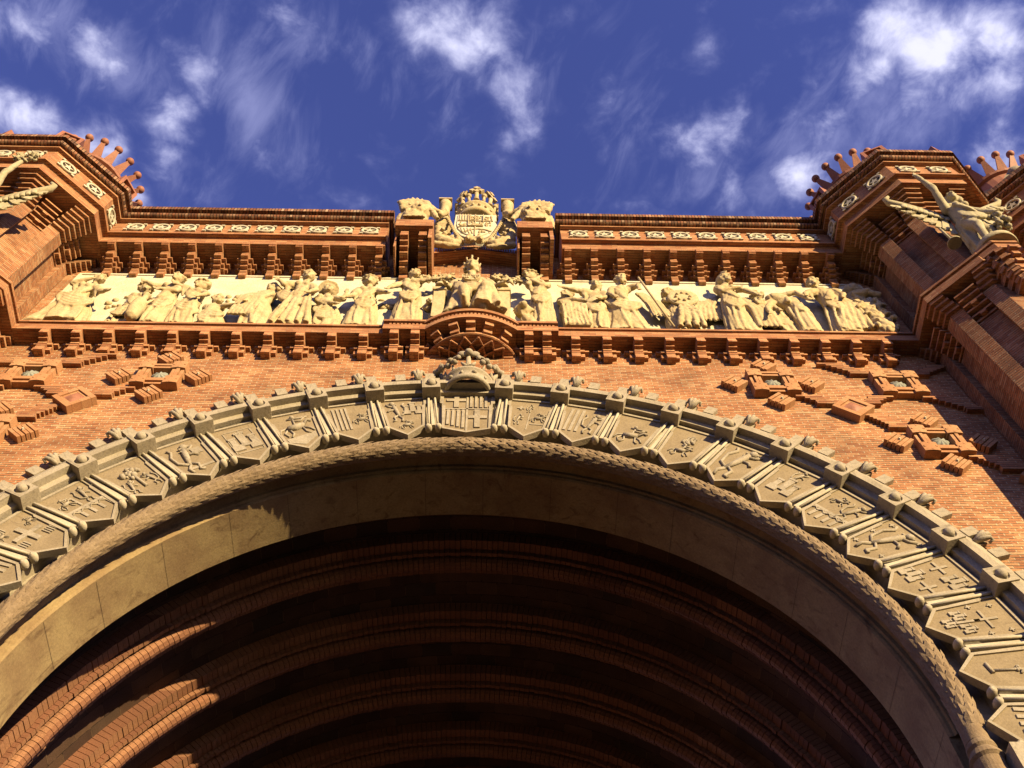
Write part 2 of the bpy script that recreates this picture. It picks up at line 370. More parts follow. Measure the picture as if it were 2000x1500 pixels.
def beast(mb, x, z, s, f=1):
    """rampant animal facing f"""
    q = lambda a, b: (x+a*s*f*.9, z+b*s*1.4)
    mb.tube([(q(-.12, -.32)[0], -.012, q(-.12, -.32)[1]), (q(-.05, -.1)[0], -.02, q(-.05, -.1)[1]), (q(.04, .15)[0], -.02, q(.04, .15)[1]), (q(.1, .32)[0], -.015, q(.1, .32)[1])], [.05*s, (.075*s, .05*s), (.10*s, .06*s), .07*s], 8)
    mb.ball((q(.16, .42)[0], -.02, q(.16, .42)[1]), (.12*s, .05, .12*s), 8, 6); limb(mb, [q(.22, .44), q(.33, .40)], .04*s)
    for a in ([(.08, .25), (.3, .3), (.42, .4)], [(.05, .08), (.28, .08), (.38, -.02)], [(-.08, -.25), (.12, -.35), (.05, -.55), (.18, -.58)], [(-.1, -.3), (-.25, -.45), (-.2, -.62)], [(-.12, -.3), (-.38, -.15), (-.42, .15), (-.28, .35), (-.36, .45)]):
        limb(mb, [q(*p) for p in a], .045*s)
    for k in range(5): mb.ball((q(.02+.04*math.cos(k), .3+.07*math.sin(k*2))[0], -.03, q(0, .28+.08*math.sin(k*2))[1]), .04*s, 6, 4)
def rider(mb, x, z, s):
    q = lambda a, b: (x+a*s, z+b*s*1.3)
    mb.tube([(q(-.25, 0)[0], -.015, q(-.25, 0)[1]), (q(0, .02)[0], -.02, q(0, .02)[1]), (q(.2, .08)[0], -.02, q(.2, .08)[1])], [.09*s, .11*s, .08*s], 8)
    limb(mb, [q(.2, .08), q(.34, .28), q(.46, .22)], .05*s)
    for a in ([(-.25, 0), (-.38, -.15), (-.3, -.3)], [(-.2, -.05), (-.15, -.2), (-.24, -.34)], [(.18, 0), (.34, -.08), (.42, -.2)], [(.15, 0), (.2, -.2), (.3, -.28)], [(-.28, .05), (-.45, 0), (-.5, -.18)], [(-.02, .1), (.0, .38)], [(0, .3), (.2, .3), (.32, .42)], [(-.15, .42), (.4, .42)]):
        limb(mb, [q(*p) for p in a], .03*s)
    mb.ball((q(0, .46)[0], -.02, q(0, .46)[1]), .07*s, 8, 6)
def castle(mb, x, z, s):
    for dx, w_, h_ in ((-.26, .08, .42), (0, .10, .66), (.26, .08, .42)): em(mb, rect(x+(dx-w_)*s, z-.14*s, x+(dx+w_)*s, z+(h_-.2)*s), .04, .02); em(mb, rect(x+(dx-w_*1.35)*s, z+(h_-.22)*s, x+(dx+w_*1.35)*s, z+(h_-.12)*s), .05, .02)
    em(mb, rect(x-.38*s, z-.40*s, x-.08*s, z-.12*s), .045, .02); em(mb, rect(x+.08*s, z-.40*s, x+.38*s, z-.12*s), .045, .02); em(mb, rect(x-.08*s, z-.22*s, x+.08*s, z-.12*s), .045, .0)
def arches(mb, x, z, s, n=4):
    em(mb, rect(x-.45*s, z+.12*s, x+.45*s, z+.2*s), .035, 0)
    for i in range(n+1):
        xx = x-.42*s+i*.84*s/n; em(mb, rect(xx-.035*s, z-.22*s, xx+.035*s, z+.13*s), .03, 0)
    for i in range(n):
        xx = x-.42*s+(i+.5)*.84*s/n; limb(mb, [(xx-.09*s, z+.02*s), (xx, z+.12*s), (xx+.09*s, z+.02*s)], .02*s)
def tree(mb, x, z, s):
    limb(mb, [(x, z-.45*s), (x+.02*s, z), (x, z+.1*s)], .04*s)
    rr = random.Random(3)
    for k in range(16):
        a = rr.uniform(0, 6.28); r = rr.uniform(0, .26)*s; mb.ball((x+r*math.cos(a), -.015, z+.25*s+r*math.sin(a)*.8), rr.uniform(.04, .09)*s, 6, 4)
def emblem(k):
    mb = MB()
    if k == 0:
        Z0, Z1, X1 = 7.28, 8.74, .44; zm = 8.02
        em(mb, rect(-.02, 7.1, .02, Z1), .03, 0); em(mb, rect(-X1, zm-.02, X1, zm+.02), .03, 0)
        em(mb, rect(-.27, zm+.05, -.17, Z1), .045, 0); em(mb, rect(-.42, 8.33, -.27, 8.43), .045, 0); em(mb, rect(-.17, 8.33, -.03, 8.43), .045, 0)
        em(mb, rect(.15, Z0-.02, .26, zm-.05), .045, 0); em(mb, rect(.03, 7.62, .15, 7.73), .045, 0); em(mb, rect(.26, 7.62, .40, 7.73), .045, 0)
        for i in range(4): em(mb, rect(.05+i*.10, zm+.05, .105+i*.10, Z1), .045, .02)
        for i in range(4): em(mb, rect(-.40+i*.10, 7.36-i*.045, -.345+i*.10, zm-.05), .045, .02)
    elif k == -1: beast(mb, -.15, 8.0, .5, -1); castle(mb, .18, 8.05, .5); rider(mb, .02, 7.4, .3)
    elif k == -2: stripes(mb, -.36, .02, 7.45, 8.35, 4); rider(mb, .2, 7.8, .36)
    elif k == -3: rider(mb, 0, 7.85, .72); em(mb, [(-.3, 7.5), (0, 7.56), (.3, 7.64), (.3, 7.46), (0, 7.2), (-.27, 7.36)], .012, .02)
    elif k == -4: em(mb, rect(-.25, 7.42, .25, 7.45), .02); em(mb, rect(-.25, 8.28, .25, 8.3), .02); em(mb, rect(-.27, 7.42, -.25, 8.3), .02); em(mb, rect(.25, 7.42, .27, 8.3), .02); castle(mb, 0, 7.8, .72); tree(mb, 0, 8.08, .3)
    elif k == -5: beast(mb, -.04, 7.85, .66); em(mb, rect(.12, 7.9, .3, 8.12), .03, .02); em(mb, rect(-.2, 7.4, .3, 7.47), .03)
    elif k == -6: tree(mb, 0, 7.82, .78); beast(mb, -.2, 7.6, .3); beast(mb, .2, 7.65, .3, -1)
    elif k == -7: arches(mb, 0, 7.6, .8); rider(mb, -.18, 8.0, .32); beast(mb, .2, 8.05, .34); em(mb, rect(-.04, 7.8, 0, 8.15), .03)
    elif k == -8:
        cross(mb, 0, 7.85, .27, .05, .05)
        for sx in (-1, 1): stripes(mb, sx*.26-.11, sx*.26+.11, 7.46+.1, 7.74, 4); rider(mb, sx*.27, 8.12, .22)
        stripes(mb, -.3, -.1, 8.2, 8.36, 4)
    elif k in (-9, -10): stripes(mb, -.36, .36, 7.42, 8.34, 5)
    elif k == 1: rider(mb, .2, 7.75, .34); cross(mb, -.2, 8.15, .07, .02); beast(mb, -.2, 7.68, .24); beast(mb, -.02, 8.15, .18); em(mb, rect(-.01, 7.3, .01, 8.3), .012, 0); em(mb, rect(.05, 7.52, .36, 7.55), .02, 0)
    elif k == 2: stripes(mb, -.36, .04, 7.45, 8.35, 3); beast(mb, .2, 7.85, .5)
    elif k == 3: rider(mb, 0, 7.65, .6)
    elif k == 4: tree(mb, 0, 7.85, .5); rider(mb, 0, 7.6, .42); castle(mb, .02, 8.1, .25)
    elif k == 5: beast(mb, 0, 7.88, .75)
    elif k == 6: castle(mb, 0, 7.75, .62); beast(mb, 0, 8.2, .3)
    elif k == 7: arches(mb, 0, 7.55, .85, 5); beast(mb, .18, 8.0, .42); rider(mb, -.16, 8.1, .3)
    elif k == 8:
        beast(mb, 0, 7.9, .68)
        for p in ((-.3, 8.3), (.3, 8.3), (-.26, 7.45), (.27, 7.5), (.05, 7.4), (-.33, 7.9)): cross(mb, p[0], p[1], .05, .015)
    elif k == 9: castle(mb, -.18, 7.6, .42); cross(mb, .18, 7.62, .16, .025); cross(mb, -.18, 8.12, .16, .025); castle(mb, .2, 8.12, .42)
    elif k == 10:
        cross(mb, 0, 8.0, .2, .022); em(mb, rect(-.022, 7.5, .022, 7.9), .035, 0); castle(mb, -.14, 7.62, .26); castle(mb, .15, 7.62, .26); castle(mb, 0, 7.4, .24)
        for p in ((-.28, 8.25), (.28, 8.25), (-.3, 7.9), (.3, 7.9)): cross(mb, p[0], p[1], .045, .013)
    elif k == 11: limb(mb, [(0, 7.5), (0, 8.2)], .02); limb(mb, [(-.14, 7.45), (.05, 7.48)], .03); tree(mb, 0, 7.8, .3); limb(mb, [(-.1, 8.2), (0, 8.1), (.12, 8.2)], .02)
    else: stripes(mb, -.36, .36, 7.42, 8.34, 5)
    return mb
for k in range(-11, 14):
    a = (1 if k > 0 else -1 if k < 0 else 0)*(abs(k)*D_+OFF)
    o = A('shield_panel', SHK if k == 0 else SH, 'arch', bevel=0); rotY(o, a)
    e = obj('shield_emblem', emblem(k), 'arch', o)
# paired bars with ball ends between shields, bosses, crenels, leaf crockets
bar = MB()
for s_ in (-1, 1):
    bar.tube([(s_*.085, -.045, 7.36), (s_*.075, -.05, 8.0), (s_*.06, -.05, 8.56)], [.021, .024, .028], 8)
    bar.add([(s_*.115, .0, 7.4), (s_*.15, .0, 8.18), (s_*.13, .04, 8.18), (s_*.10, .04, 7.4)], [(0, 1, 2, 3)])
    bar.tube([(s_*.098, -.075, 7.30), (s_*.098, -.05, 7.30), (s_*.098, 0, 7.30), (s_*.098, .05, 7.30), (s_*.098, .10, 7.30)], [.03, .056, .070, .068, .05], 12)
bar.box(-.035, .035, -.02, .05, 7.36, 8.56)
BAR = bar.mesh('paired_moulding')
bs = MB()      # stone block with a socket and a ball in it
o8 = [(x, z) for x, z in [(-.185, 8.44), (.185, 8.44), (.185, 8.84), (-.185, 8.84)]]
bs.box(-.185, .185, -.30, .05, 8.44, 8.84)
n = 24; ci = [(.125*math.cos(2*PI*k/n), 8.64+.125*math.sin(2*PI*k/n)) for k in range(n)]
sq = []
for k in range(n):
    c_, s_ = math.cos(2*PI*k/n), math.sin(2*PI*k/n); t = .185/max(abs(c_), abs(s_)); sq.append((t*c_, 8.64+t*1.08*s_))
bs.f = [f for i, f in enumerate(bs.f) if i != 2]; bs.sm.pop()
rows = [[(x, -.30, z) for x, z in sq], [(x, -.30, z) for x, z in ci], [(x*.92, -.24, 8.64+(z-8.64)*.92) for x, z in ci], [(0.001*x, -.235, 8.64) for x, z in ci]]
bs.grid(rows, True, False, smooth=False)
bs.ball((0, -.29, 8.64), .098, 16, 10)
BOSS = bs.mesh('boss')
cr = MB(); cr.box(-.105, .105, -.2, W+.05, 9.0, 9.27); CREN = cr.mesh('crenel_block')
ck = MB()
ck.box(-.11, .11, -.19, W+.05, 8.98, 9.2)
for s_ in (-1, 1):
    ck.tube([(0, -.2, 8.98), (s_*.05, -.27, 9.12), (s_*.10, -.30, 9.24), (s_*.15, -.27, 9.28), (s_*.16, -.23, 9.2)], [.05, .06, .045, .035, .03], 8)
ck.tube([(0, -.2, 8.98), (0, -.29, 9.14), (0, -.31, 9.27), (0, -.26, 9.34), (0, -.22, 9.30)], [.05, .06, .05, .04, .02], 8)
CROCK = ck.mesh('leaf_crocket')
for v in CROCK.vertices: v.co = Vector((v.co.x*.8, v.co.y*.92, 9.0+(v.co.z-9.0)*.85))
M['worn'] = stone('worn_moulding_stone', (.60, .50, .34), (.72, .62, .44), (.34, .26, .16), s=3.5, bump=.006, stain=.5)
for me in (BAR, BOSS, CREN, CROCK): me.materials.append(M['worn' if me is BAR else 'arch'])
for k in range(-12, 13):
    s_ = k+.5; sg = 1 if s_ > 0 else -1
    a = sg*(abs(s_)*D_+OFB); ag = sg*(abs(s_)*D_+OFF) if abs(s_) > .6 else sg*math.radians(5.0)
    rotY(A('paired_moulding', BAR, 'arch'), ag)
    rotY(A('boss', BOSS, 'arch', bevel=.006), a)
    rotY(A('crenel_block', CREN, 'arch'), a); rotY(A('crenel_block', CREN, 'arch'), a+sg*math.radians(3.9))
    if abs(s_) > .6 or True: rotY(A('leaf_crocket', CROCK, 'arch'), a+sg*math.radians(1.6))

# laurel roll
RT, YT, AT = 6.88, .215, .172
mb = MB(); n = 200; rows = []
for k in range(n+1):
    a = (-PI/2+PI*k/n)*1.062
    rows.append([polar(RT+AT*math.cos(t), a, YT+AT*math.sin(t)) for t in [2*PI*j/14 for j in range(14)]])
mb.grid(rows, True, False)
da = .155/RT; na = int(PI*1.055/da); rr = random.Random(5)
for i in range(na):
    a0 = -PI*1.055/2+i*da; dirn = 1 if a0 < 0 else -1
    for j in range(10):
        t = 2*PI*(j+.5*(i % 2))/10+rr.uniform(-.05, .05)
        if math.sin(t) > .35: continue
        L = .21/RT; wd = .46; lift = (.032+rr.uniform(-.010, .010))*(1 if math.cos(t) > -.75 else .6)
        pts = []
        for (du, dt, h) in ((0, -.5, 0), (0, .5, 0), (.5, .52, .55), (.5, -.52, .55), (.5, 0, .95), (1.05, 0, 1.), (0, 0, .25)):
            tt = t+dt*2*wd*.8; r = AT-.004+h*lift
            pts.append(polar(RT+r*math.cos(tt), a0+dirn*du*L, YT+r*math.sin(tt)))
        fs = [(0, 6, 4, 3), (6, 1, 2, 4), (3, 4, 5), (4, 2, 5)]
        if dirn < 0: fs = [tuple(reversed(f)) for f in fs]
        mb.add(pts, [tuple(reversed(f)) for f in fs], False)
        if j % 2 == 0 and math.cos(t) > -.4: mb.ball(polar(RT+(AT+.012)*math.cos(t+.31), a0, YT+(AT+.012)*math.sin(t+.31)), .017, 6, 4)
A('laurel_roll', mb, 'laurel')
for sx in (-1, 1):
    mb = MB(); mb.lathe([(.165, .05), (.165, -.02), (.19, -.06), (.20, -.12), (.17, -.16), (.22, -.24), (.24, -.30), (.20, -.34), (.19, -.5), (.22, -.8), (.27, -.95), (.27, -1.02), (.17, -1.05), (.17, G)][::-1], (sx*(RT-.03), YT, -.64), 28, smooth=False)
    A('roll_capital', mb, 'laurel')
# soffit ring behind the roll and its stone joints
mb = MB(); ring(mb, [(6.98, .37), (6.98, .66), (6.92, .67), (6.90, .71), (6.86, .715), (6.82, .745), (6.82, 1.72), (7.75, 1.74)], smooth=False)
for sx in (-1, 1): mb.box(sx*6.82, sx*7.9, .75, 1.73, G, 0)
n0 = len(mb.f)
for k in range(-8, 9):
    a = k*.185+.05+.01*(k % 3)
    mb.add([polar(6.816, a-.0004, .76), polar(6.816, a+.0004, .76), polar(6.816, a+.0004, 1.71), polar(6.816, a-.0004, 1.71)], [(0, 1, 2, 3)])
sb_ = A('soffit_band', mb, 'soffit'); sb_.data.materials.append(M['dark'])
for p in sb_.data.polygons:
    if p.index >= n0: p.material_index = 1
# vault and its brick ribs
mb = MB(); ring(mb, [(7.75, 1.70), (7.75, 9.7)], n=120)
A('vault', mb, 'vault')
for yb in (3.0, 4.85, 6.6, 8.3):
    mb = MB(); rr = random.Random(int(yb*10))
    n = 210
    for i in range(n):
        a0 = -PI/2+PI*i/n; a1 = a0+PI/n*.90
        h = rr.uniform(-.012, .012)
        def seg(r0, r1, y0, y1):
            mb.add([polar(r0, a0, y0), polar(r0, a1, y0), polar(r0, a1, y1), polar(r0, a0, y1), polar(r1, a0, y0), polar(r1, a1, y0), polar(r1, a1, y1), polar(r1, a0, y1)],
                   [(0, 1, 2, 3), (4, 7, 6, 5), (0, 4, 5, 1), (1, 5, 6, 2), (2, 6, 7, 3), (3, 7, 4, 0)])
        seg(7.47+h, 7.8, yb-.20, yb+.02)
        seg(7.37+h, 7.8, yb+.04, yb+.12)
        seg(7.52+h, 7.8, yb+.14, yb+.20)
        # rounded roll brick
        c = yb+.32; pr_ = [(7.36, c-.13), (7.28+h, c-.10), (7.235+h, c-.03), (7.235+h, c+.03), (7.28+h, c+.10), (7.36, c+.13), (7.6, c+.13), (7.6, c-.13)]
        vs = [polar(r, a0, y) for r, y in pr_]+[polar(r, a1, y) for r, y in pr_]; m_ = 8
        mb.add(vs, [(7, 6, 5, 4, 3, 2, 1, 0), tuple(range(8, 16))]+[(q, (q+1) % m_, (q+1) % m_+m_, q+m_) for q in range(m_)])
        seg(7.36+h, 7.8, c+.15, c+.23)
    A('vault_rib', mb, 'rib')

# ------------------------------------------------------------------ ledge under the relief, cornice above it
def profx(mb, prof, x0, x1):
    """extrude a (y,z) profile, listed from wall bottom to wall top, along x"""
    n = len(prof); vs = [(x0, y, z) for y, z in prof]+[(x1, y, z) for y, z in prof]
    fs = [(i, i+n, i+1+n, i+1) for i in range(n-1)]
    fs = [tuple(reversed(f)) for f in fs]
    mb.add(vs, fs); mb.add([(x0, y, z) for y, z in prof], [tuple(range(n))]); mb.add([(x1, y, z) for y, z in prof], [tuple(range(n-1, -1, -1))])
LEDGE = [(0, 10.63), (-.485, 10.63), (-.485, 10.89), (-.43, 10.90), (-.42, 10.975), (-.50, 10.98), (-.50, 11.06), (-.44, 11.09), (0, 11.1)]
mb = MB()
profx(mb, LEDGE, -11., -1.93); A('relief_ledge', mb, 'orn'); mb = MB(); profx(mb, LEDGE, 1.96, 11.)
A('relief_ledge', mb, 'orn')
LB = [(0, 10.64), (-.60, 10.64), (-.60, 10.88), (-.55, 10.885), (-.55, 10.965), (-.64, 10.97), (-.64, 11.06), (0, 11.12)]
for xa, xb, xs in ((-1.93, -.96, -1.80), (1.03, 1.96, 1.15)):
    mb = MB(); profx(mb, LB, xa, xb)
    for i in range(9): mb.box(xs+.085*i, xs+.085*i+.05, -.598, -.5, 10.885, 10.945)
    A('relief_ledge', mb, 'orn')
# lower corbels
lc = MB()
lc.box(-.095, .095, -.275, W+.02, 10.02, 10.20); lc.box(-.095, .095, -.287, W+.02, 10.20, 10.28); lc.box(-.095, .095, -.30, W+.02, 10.28, 10.36)
lc.box(-.095, .095, -.385, W+.02, 10.36, 10.42); lc.box(-.095, .095, -.495, W+.02, 10.42, 10.50); lc.box(-.093, .093, -.49, W+.02, 10.50, 10.66)
lc.v = [(x+random.uniform(-.003, .003), y+random.uniform(-.004, .0), z) for x, y, z in lc.v]
for s_ in (-1, 1):
    lc.box(s_*.096, s_*.20, -.26, W+.02, 10.30, 10.38); lc.box(s_*.096, s_*.20, -.20, W+.02, 10.14, 10.30); lc.box(s_*.20, s_*.30, -.22, W+.02, 10.36, 10.43)
LC = lc.mesh('lower_corbel'); LC.materials.append(M['orn'])
for k in range(11):
    for s_ in (-1, 1):
        o = A('lower_corbel', LC, 'orn'); o.location = (s_*(2.335+.694*k), 0, -G+.0)
for x in (-1.66, -1.20, 1.30, 1.70):
    o = A('lower_corbel', LC, 'orn'); o.location = (x, -.10 if False else 0, -G); o.scale = (1, 1.18, 1)
# upper corbels
uc = MB()
for (y, z0, z1) in ((-.265, 14.62, 14.78), (-.275, 14.78, 14.84), (-.285, 14.84, 14.95), (-.39, 14.95, 15.045), (-.50, 15.045, 15.14), (-.61, 15.14, 15.24), (-.825, 15.40, 15.56)):
    uc.box(-.09, .09, y, W+.02, z0, z1)
uc.box(-.088, .088, -.615, W+.02, 15.24, 15.40); uc.box(-.09, .09, -.805, -.60, 15.34, 15.41)
for s_ in (-1, 1):
    uc.box(s_*.091, s_*.17, -.30, W+.02, 14.95, 15.02); uc.box(s_*.091, s_*.17, -.40, W+.02, 15.02, 15.10); uc.box(s_*.17, s_*.24, -.25, W+.02, 15.02, 15.10)
    uc.box(s_*.091, s_*.20, -.50, W+.02, 15.16, 15.22); uc.box(s_*.20, s_*.28, -.34, W+.02, 15.16, 15.22)
UC = uc.mesh('upper_corbel'); UC.materials.append(M['orn'])
for k in range(11):
    for s_ in (-1, 1):
        o = A('upper_corbel', UC, 'orn'); o.location = (s_*(2.454+.690*k), 0, -G)
# cornice
def arcp(cy, cz, r, a0, a1, n): return [(cy+r*math.cos(math.radians(a0+(a1-a0)*i/n)), cz+r*math.sin(math.radians(a0+(a1-a0)*i/n))) for i in range(n+1)]
COR = [(0, 15.50), (-.80, 15.50), (-.80, 15.81), (-.84, 15.84), (-.94, 15.845), (-.94, 15.93), (-.90, 15.96), (-.88, 16.0), (-.88, 16.74), (-1.0, 16.76), (-1.0, 16.83)]
COR += [(-.98, 16.85)]+arcp(-1.05, 16.93, .08, 260, 90, 6) + [(-.98, 17.03), (-.98, 17.06), (-1.20, 17.07), (-1.20, 17.27), (-1.14, 17.31), (0, 17.34)]
lo = COR[:12]; hi = COR[11:]
for s_ in (-1, 1):
    mb = MB(); profx(mb, COR[:12]+[(0, 16.86)], min(s_*2.32, s_*10.6), max(s_*2.32, s_*10.6)); A('cornice', mb, 'orn')
    mb = MB(); profx(mb, [(0, 16.855)]+COR[11:], min(s_*2.20, s_*10.6), max(s_*2.20, s_*10.6)); A('cornice_coping', mb, 'sold')
# star medallions
def medallion():
    mb = MB(); n = 28
    for (r0, r1, h) in ((.168, .238, .05),):
        rows = []
        for (r, y) in ((r0, 0), (r0, -h*.7), (r0+.012, -h), (r1-.02, -h*1.1), (r1, -h*.7), (r1, 0)):
            rows.append([(r*math.cos(2*PI*k/n), y, r*math.sin(2*PI*k/n)) for k in range(n)])
        mb.grid(rows[::-1], True, False)
    st = []
    for k in range(10):
        r = .158 if k % 2 == 0 else .058; a = PI/2+k*PI/5; st.append((r*math.cos(a), r*math.sin(a)))
    mb.prism(st, -.04, 0.01, 'y', .0)
    for sx in (-1, 1):
        for sz in (-1, 1): mb.box(sx*.17, sx*.255, -.045, .0, sz*.17, sz*.235)
    d_ = MB(); d_.prism([(-.245, -.23), (.245, -.23), (.245, .23), (-.245, .23)], -.008, .002, 'y'); 
    return mb.mesh('star_medallion'), d_.mesh('medallion_field')
MED, MEDF = medallion(); MED.materials.append(M['white'])
MEDF.materials.append(M['dark'])
for s_ in (-1, 1):
    for k in range(10):
        o = A('star_medallion', MED, 'white'); o.location = (s_*(2.80+.691*k), -.885, 16.38-G); obj('medallion_field', MEDF, 'dark', o)
# boxes beside the coat of arms
for s_ in (-1, 1):
    mb = MB(); x0, x1 = (-2.05, -1.07) if s_ < 0 else (1.13, 2.06)
    mb.box(x0, x1, -1.30, .5, 15.70, 16.20); xm = (x0+x1)/2
    mb.box(x1-.10, x1-.003, -1.22, W, 15.0, 15.70); mb.box(x0+.003, x0+.05, -1.0, W, 14.9, 15.70)
    for cx in (xm-.24, xm+.24):
        for (y, z0, z1) in ((-.27, 14.60, 14.84), (-.46, 14.84, 14.94), (-.58, 14.94, 15.04), (-.79, 15.04, 15.14), (-.92, 15.14, 15.24), (-1.04, 15.24, 15.34), (-1.17, 15.34, 15.44)):
            mb.box(cx-.105, cx+.105, y, W, z0, z1)
        mb.box(cx-.10, cx+.10, -1.15, W, 15.44, 15.70)
    A('projecting_bay', mb, 'orn')
# little gable between them
mb = MB()
def gable(z, y0, y1, th, ov=0.):
    L, Rr, ap = -1.07-ov, 1.13+ov, .0
    for (xa, xb, za, zb) in ((L, ap, z, z+.34), (ap, Rr, z+.34, z)):
        mb.add([(xa, y0, za), (xb, y0, zb), (xb, y0, zb+th), (xa, y0, za+th), (xa, y1, za), (xb, y1, zb), (xb, y1, zb+th), (xa, y1, za+th)],
               [(0, 1, 2, 3), (5, 4, 7, 6), (4, 5, 1, 0), (3, 2, 6, 7), (4, 0, 3, 7), (1, 5, 6, 2)])
gable(15.96, -.46, .3, .10)
A('small_gable', mb, 'orn')
mb = MB()
for i in range(34):
    x = -1.05+i*.0645; z = 16.06+.34*(1-abs(x+.03)/1.1)
    mb.box(x, x+.055, -.50, .3, z, z+.10)
A('small_gable', mb, 'orn')

# ------------------------------------------------------------------ half-round balcony with its drum
mb = MB(); cyc = .93
def arcrow(R, z, a=34.2, n=40): return [(.03+R*math.sin(math.radians(-a+2*a*k/n)), cyc-R*math.cos(math.radians(-a+2*a*k/n)), z) for k in range(n+1)]
mb.grid([arcrow(.9, 10.63), arcrow(1.84, 10.63), arcrow(1.84, 10.80), arcrow(1.79, 10.81), arcrow(1.79, 10.92), arcrow(1.87, 10.925), arcrow(1.87, 11.04), arcrow(.9, 11.08)][::-1], smooth=False)
for k in range(25):
    a = math.radians(-32+64*k/24); mb.T = Matrix.Translation((.03, cyc, 0)) @ Matrix.Rotation(a, 4, 'Z')
    mb.box(-.024, .024, -1.83, -1.7, 10.82, 10.88)
mb.T = None
mb.box(-.99, 1.05, -.55, W, 10.64, 11.03)
A('balcony', mb, 'orn')
mb = MB()
for k in range(7):
    a = math.radians((-56, -38, -18, -1, 17, 37, 58)[k]); mb.T = Matrix.Translation((.04, .50, 0)) @ Matrix.Rotation(a, 4, 'Z')
    q = 1 if abs(k-3) < 3 else .93
    mb.box(-.10, .10, -1.34*q, -.9, 10.48, 10.64); mb.box(-.10, .10, -1.22*q, -.9, 10.34, 10.48); 
mb.T = None
A('balcony', mb, 'orn')
mb = MB()
dc = (.04, .50)
def half(R, z, n=36): return [(dc[0]+R*math.cos(PI+PI*k/n), dc[1]+R*math.sin(PI+PI*k/n), z) for k in range(n+1)]
mb.grid([half(R, z) for R, z in ((.30, 10.20), (.80, 10.26), (1.14, 10.285), (1.17, 10.30), (1.17, 10.36), (1.12, 10.37), (1.0, 10.74))], smooth=False)
# diamond lattice of brick fillets on the cone
def cone(t, a):     # t 0 bottom .. 1 top
    R = .42+.70*t; z = 10.19+.07*t; return Vector((dc[0]+R*math.sin(a), dc[1]-R*math.cos(a), z))
for k in range(-6, 7):
    for sgn in (-1, 1):
        for (t0, t1) in ((-.03, .22), (.22, .47), (.47, .72), (.72, .97)):
            a0 = k*.28+sgn*(t0-.22)*.56; a1 = k*.28+sgn*(t1-.22)*.56
            if abs(a0) > 1.45 or abs(a1) > 1.45: continue
            p0, p1 = cone(t0, a0), cone(t1, a1)
            dd = (p1-p0).normalized().cross(Vector((0, 0, 1)))*.017; h_ = Vector((0, 0, .048)); mb.add([p0-dd-h_, p0+dd-h_, p1+dd-h_, p1-dd-h_, p0-dd+h_, p0+dd+h_, p1+dd+h_, p1-dd+h_], [(0, 3, 2, 1), (4, 5, 6, 7), (0, 1, 5, 4), (1, 2, 6, 5), (2, 3, 7, 6), (3, 0, 4, 7)])
A('balcony_drum', mb, 'orn')

# ------------------------------------------------------------------ spandrel ornaments
fr = MB(); q = .475
for sx in (-1, 1):
    for sz in (-1, 1):
        cx, cz = sx*.335, sz*.335
        rows = []
        for i in range(7):
            t = -1+i/3; rows.append([(cx+.15*t, -.195-.016*(1-t*t)-.0*(j), cz+(-.15 if j == 0 else .15)) for j in (0, 1)])
        fr.grid(rows[::-1] if True else rows, smooth=True)
        fr.box(cx-.15, cx+.15, -.194, .0, cz-.15, cz+.15)
        for ax, az in ((0, .11), (0, -.11), (.11, 0), (-.11, 0)): fr.box(cx+ax-.02, cx+ax+.02, -.209-.008*(1-(ax/.15)**2), -.19, cz+az-.02, cz+az+.02)
for s_ in (-1, 1):
    for o_, d_ in ((.26, .17), (.345, .19), (.43, .15)):
        fr.box(-.185, .185, -d_, 0, s_*o_-.035, s_*o_+.035); fr.box(s_*o_-.035, s_*o_+.035, -d_, 0, -.185, .185)
FRM = fr.mesh('square_frame'); FRM.materials.append(M['terra'])
rs = MB(); n = 32; rows = []
for (r, y, f) in ((.185, -.03, .012), (.16, -.075, .02), (.11, -.12, .014), (.05, -.14, .006), (.001, -.145, 0)):
    rows.append([((r+f*math.cos(8*2*PI*k/n))*math.cos(2*PI*k/n), y-f*.8*math.cos(8*2*PI*k/n), (r+f*math.cos(8*2*PI*k/n))*math.sin(2*PI*k/n)) for k in range(n)])
rs.grid(rows[::-1], True, False); ROS = rs.mesh('rosette'); ROS.materials.append(M['dome'])
sd = MB()
for i in range(5): sd.box(-.21+i*.085, -.13+i*.085-.012, -.15+(.012 if i % 2 else 0), 0, -.20, .20)
SD = sd.mesh('small_diamond'); SD.materials.append(M['terra'])
su = MB(); su.prism([(-.03, -.03), (.03, -.03), (.03, .03), (-.03, .03)], -.185, -.13, 'y', .5); STUD = su.mesh('stud'); STUD.materials.append(M['white'])
bd = MB()
for s_ in (-1, 1):
    bd.box(-.31, .31, -.18, 0, s_*.31, s_*.20); bd.box(s_*.31, s_*.20, -.18, 0, -.2, .2)
    bd.box(-.205, .205, -.15, 0, s_*.20, s_*.145); bd.box(s_*.2, s_*.145, -.15, 0, -.145, .145)
BD = bd.mesh('large_diamond'); BD.materials.append(M['terra'])
tl = MB(); n = 10
tl.grid([[(-.145+.29*i/n, -.145-.05*(1-(2*i/n-1)**2)*(1-(2*j/n-1)**2), -.145+.29*j/n) for i in range(n+1)] for j in range(n+1)]); TL = tl.mesh('red_tile'); TL.materials.append(M['red'])
def stair(mb, x0, z0, x1, z1, d=.11):
    n = max(2, int(abs(z1-z0)/.065)); 
    for i in range(n):
        t = (i+.5)/n; x = x0+(x1-x0)*t; z = z0+(z1-z0)*t; hw = .19 if i not in (0, n-1) else .27
        mb.box(x-hw, x+hw, W-d, W+.01, z-.032, z+.030)
        mb.box(x-hw+.05, x+hw-.05, W-d+.03, W+.01, z+.030, z+.033)
